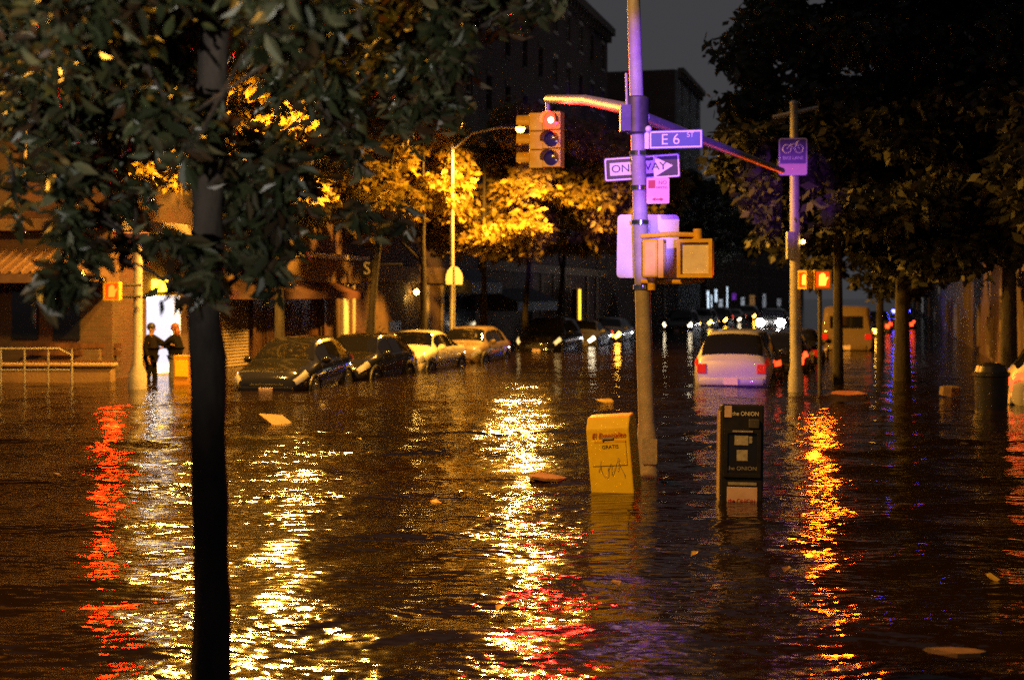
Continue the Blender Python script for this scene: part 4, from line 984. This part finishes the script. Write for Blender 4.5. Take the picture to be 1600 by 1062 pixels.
def person(label, loc, rz, reach, hairm, coatm, legm, hair_long):
    """faces local +x; ground at z=0; height 1.72"""
    r = empty('person', loc, rz, label, 'person')
    sh = lambda s: (.0, .19 * s, 1.40)
    pel = (0, 0, .95)
    ch = [[(pel, .14), ((0, 0, 1.12), .13), ((-.01, 0, 1.32), .15), ((0, 0, 1.45), .07), ((.015, 0, 1.52), .055), ((.03, 0, 1.60), .085), ((.03, 0, 1.68), .08)]]
    for s in (1, -1):
        ch.append([(pel, .14), ((0, .10 * s, .86), .095), ((.04 * s + .02, .10 * s, .48), .062), ((.10 * s - .03, .10 * s, .08), .042), ((.10 * s + .10, .11 * s, .03), .035)])
        if reach.get(s): el, hd = reach[s]
        else: el, hd = (-.05, .25 * s, 1.12), (.03, .25 * s, .88)
        h = Vector(hd); dirn = (h - Vector(el)).normalized(); side = dirn.cross(Vector((0, 0, 1)))
        side = side.normalized() if side.length > .1 else Vector((1, 0, 0))
        ch.append([((-.01, 0, 1.32), .15), (sh(s), .06), (el, .042), (hd, .028), (tuple(h + dirn * .06), .03)])
        palm = h + dirn * .06
        for k, l in ((-1.5, .06), (-.5, .075), (.5, .08), (1.5, .07)):
            a = palm + side * k * .016 + dirn * .02; ch.append([(tuple(palm), .03), (tuple(a + dirn * l * .5), .008), (tuple(a + dirn * l - Vector((0, 0, .015))), .007)])
        ch.append([(tuple(palm), .03), (tuple(h + dirn * .05 + side * .045), .009), (tuple(h + dirn * .09 + side * .05), .008)])
    me = skin_mesh(ch, pel); link('body', me, 'skin', r); me.shade_smooth()
    # face features are part of the hair-framed head: nose and brow
    hr = MB().ball((.005, 0, 1.665), .112, 14, (1., .9, 1.))
    if hair_long: hr.ball((-.06, 0, 1.53), .085, 12, (.7, 1.1, 1.6))
    hr.build('hair', hairm, r, True)
    # coat and trousers follow the same skeleton a little fatter
    cc = [[(pel, .185), ((0, 0, 1.12), .17), ((-.01, 0, 1.32), .185), ((0, 0, 1.45), .085)], [(pel, .185), ((-.01, 0, .76), .20)]]
    for s in (1, -1):
        el, hd = reach.get(s) or ((-.05, .25 * s, 1.12), (.03, .25 * s, .88))
        e = Vector(el); h = Vector(hd)
        cc.append([((-.01, 0, 1.32), .185), (sh(s), .085), (el, .062), (tuple(e.lerp(h, .9)), .045)])
    me = skin_mesh(cc, pel); link('coat', me, coatm, r); me.shade_smooth()
    tt = []
    for s in (1, -1): tt.append([((0, 0, .93), .15), ((0, .10 * s, .84), .11), ((.04 * s + .02, .10 * s, .48), .078), ((.10 * s - .03, .10 * s, .10), .06)])
    me = skin_mesh(tt, (0, 0, .93)); link('trousers', me, legm, r); me.shade_smooth()
    fm = MB().ball((.118, 0, 1.60), .018, 8, (1, .7, 1.3))
    fm.ball((.02, .09, 1.60), .025, 8, (.8, .4, 1.2)); fm.ball((.02, -.09, 1.60), .025, 8, (.8, .4, 1.2)); fm.build('face', 'skin', r, True)
    return r
d0 = PX(274, 585, 36.6); d0.z = -.36
person('red haired person in a dark coat standing right in the bright doorway', d0, R(168), {1: ((.22, .22, 1.2), (.46, .14, 1.24)), -1: ((.2, -.22, 1.18), (.42, -.1, 1.12))}, 'hair_red', 'coat_cloth', 'jeans', True)
d1 = PX(236, 585, 36.4); d1.z = -.36
person('dark haired person at the left of the bright doorway reaching out an arm', d1, R(-8), {1: ((.22, .2, 1.26), (.46, .12, 1.22))}, 'hair_dark', 'coat_brown', 'coat_cloth', False)
#@@LIGHT
# ------------------------------------------------------------------ night sky, lights, camera
w = bpy.data.worlds.new('World'); sc.world = w; w.use_nodes = True
bg = w.node_tree.nodes['Background']; bg.inputs['Color'].default_value = (.040, .039, .043, 1); bg.inputs['Strength'].default_value = 1.
def spot(name, loc, target, color, energy, size, blend=.5, rad=.06):
    l = bpy.data.lights.new(name, 'SPOT'); l.color = color; l.energy = energy; l.spot_size = R(size); l.spot_blend = blend; l.shadow_soft_size = rad
    o = bpy.data.objects.new(name, l); COL.objects.link(o); o.location = loc
    o.rotation_euler = (Vector(target) - Vector(loc)).to_track_quat('-Z', 'Y').to_euler()
    return o
# spots standing in for the violet-blue beacons of an unseen vehicle behind the photographer
spot('violet_beacon', (1.2, -5., 2.4), PX(1034, 190, Y1), (.22, .05, 1.), 36000, 7.2, .6)
spot('violet_beacon', (1.2, -5., 2.4), PX(992, 372, Y1), (.32, .18, 1.), 30000, 2.9, .6)
spot('violet_beacon', (1.8, -5., 2.3), PX(1235, 300, Y2), (.42, .08, .95), 34000, 4., .9)
spot('violet_beacon', (1.6, -5., 2.4), PX(1140, 585, 33), (.36, .08, 1.), 22000, 3., .9)
spot('leaf_fill', (-1.5, -6., 1.4), (-1.75, 6, 4.6), (1., .93, .80), 4800, 31, 1.)  # white fill added to brighten the near leaves, aimed above the trunk
cam = bpy.data.cameras.new('Camera'); co = bpy.data.objects.new('Camera', cam); COL.objects.link(co)
co.location = (0, 0, H); co.rotation_euler = (R(90), 0, 0)
cam.sensor_width = 36.; cam.lens = 36. * F / 1600; cam.shift_y = (HZ - 531) / 1600
cam.clip_end = 2000; cam.clip_start = .1
cam.dof.use_dof = True; cam.dof.focus_distance = 13.; cam.dof.aperture_fstop = 1.9
sc.camera = co
sc.view_settings.view_transform = 'Standard'; sc.view_settings.look = 'None'; sc.view_settings.gamma = 1; sc.view_settings.exposure = .3
sc.render.engine = 'CYCLES'
cy = sc.cycles
cy.max_bounces = 5; cy.diffuse_bounces = 2; cy.glossy_bounces = 3; cy.transmission_bounces = 2; cy.transparent_max_bounces = 4
cy.caustics_reflective = False; cy.caustics_refractive = False; cy.sample_clamp_indirect = 2.; cy.sample_clamp_direct = 0.; cy.blur_glossy = .3
cy.use_denoising = False
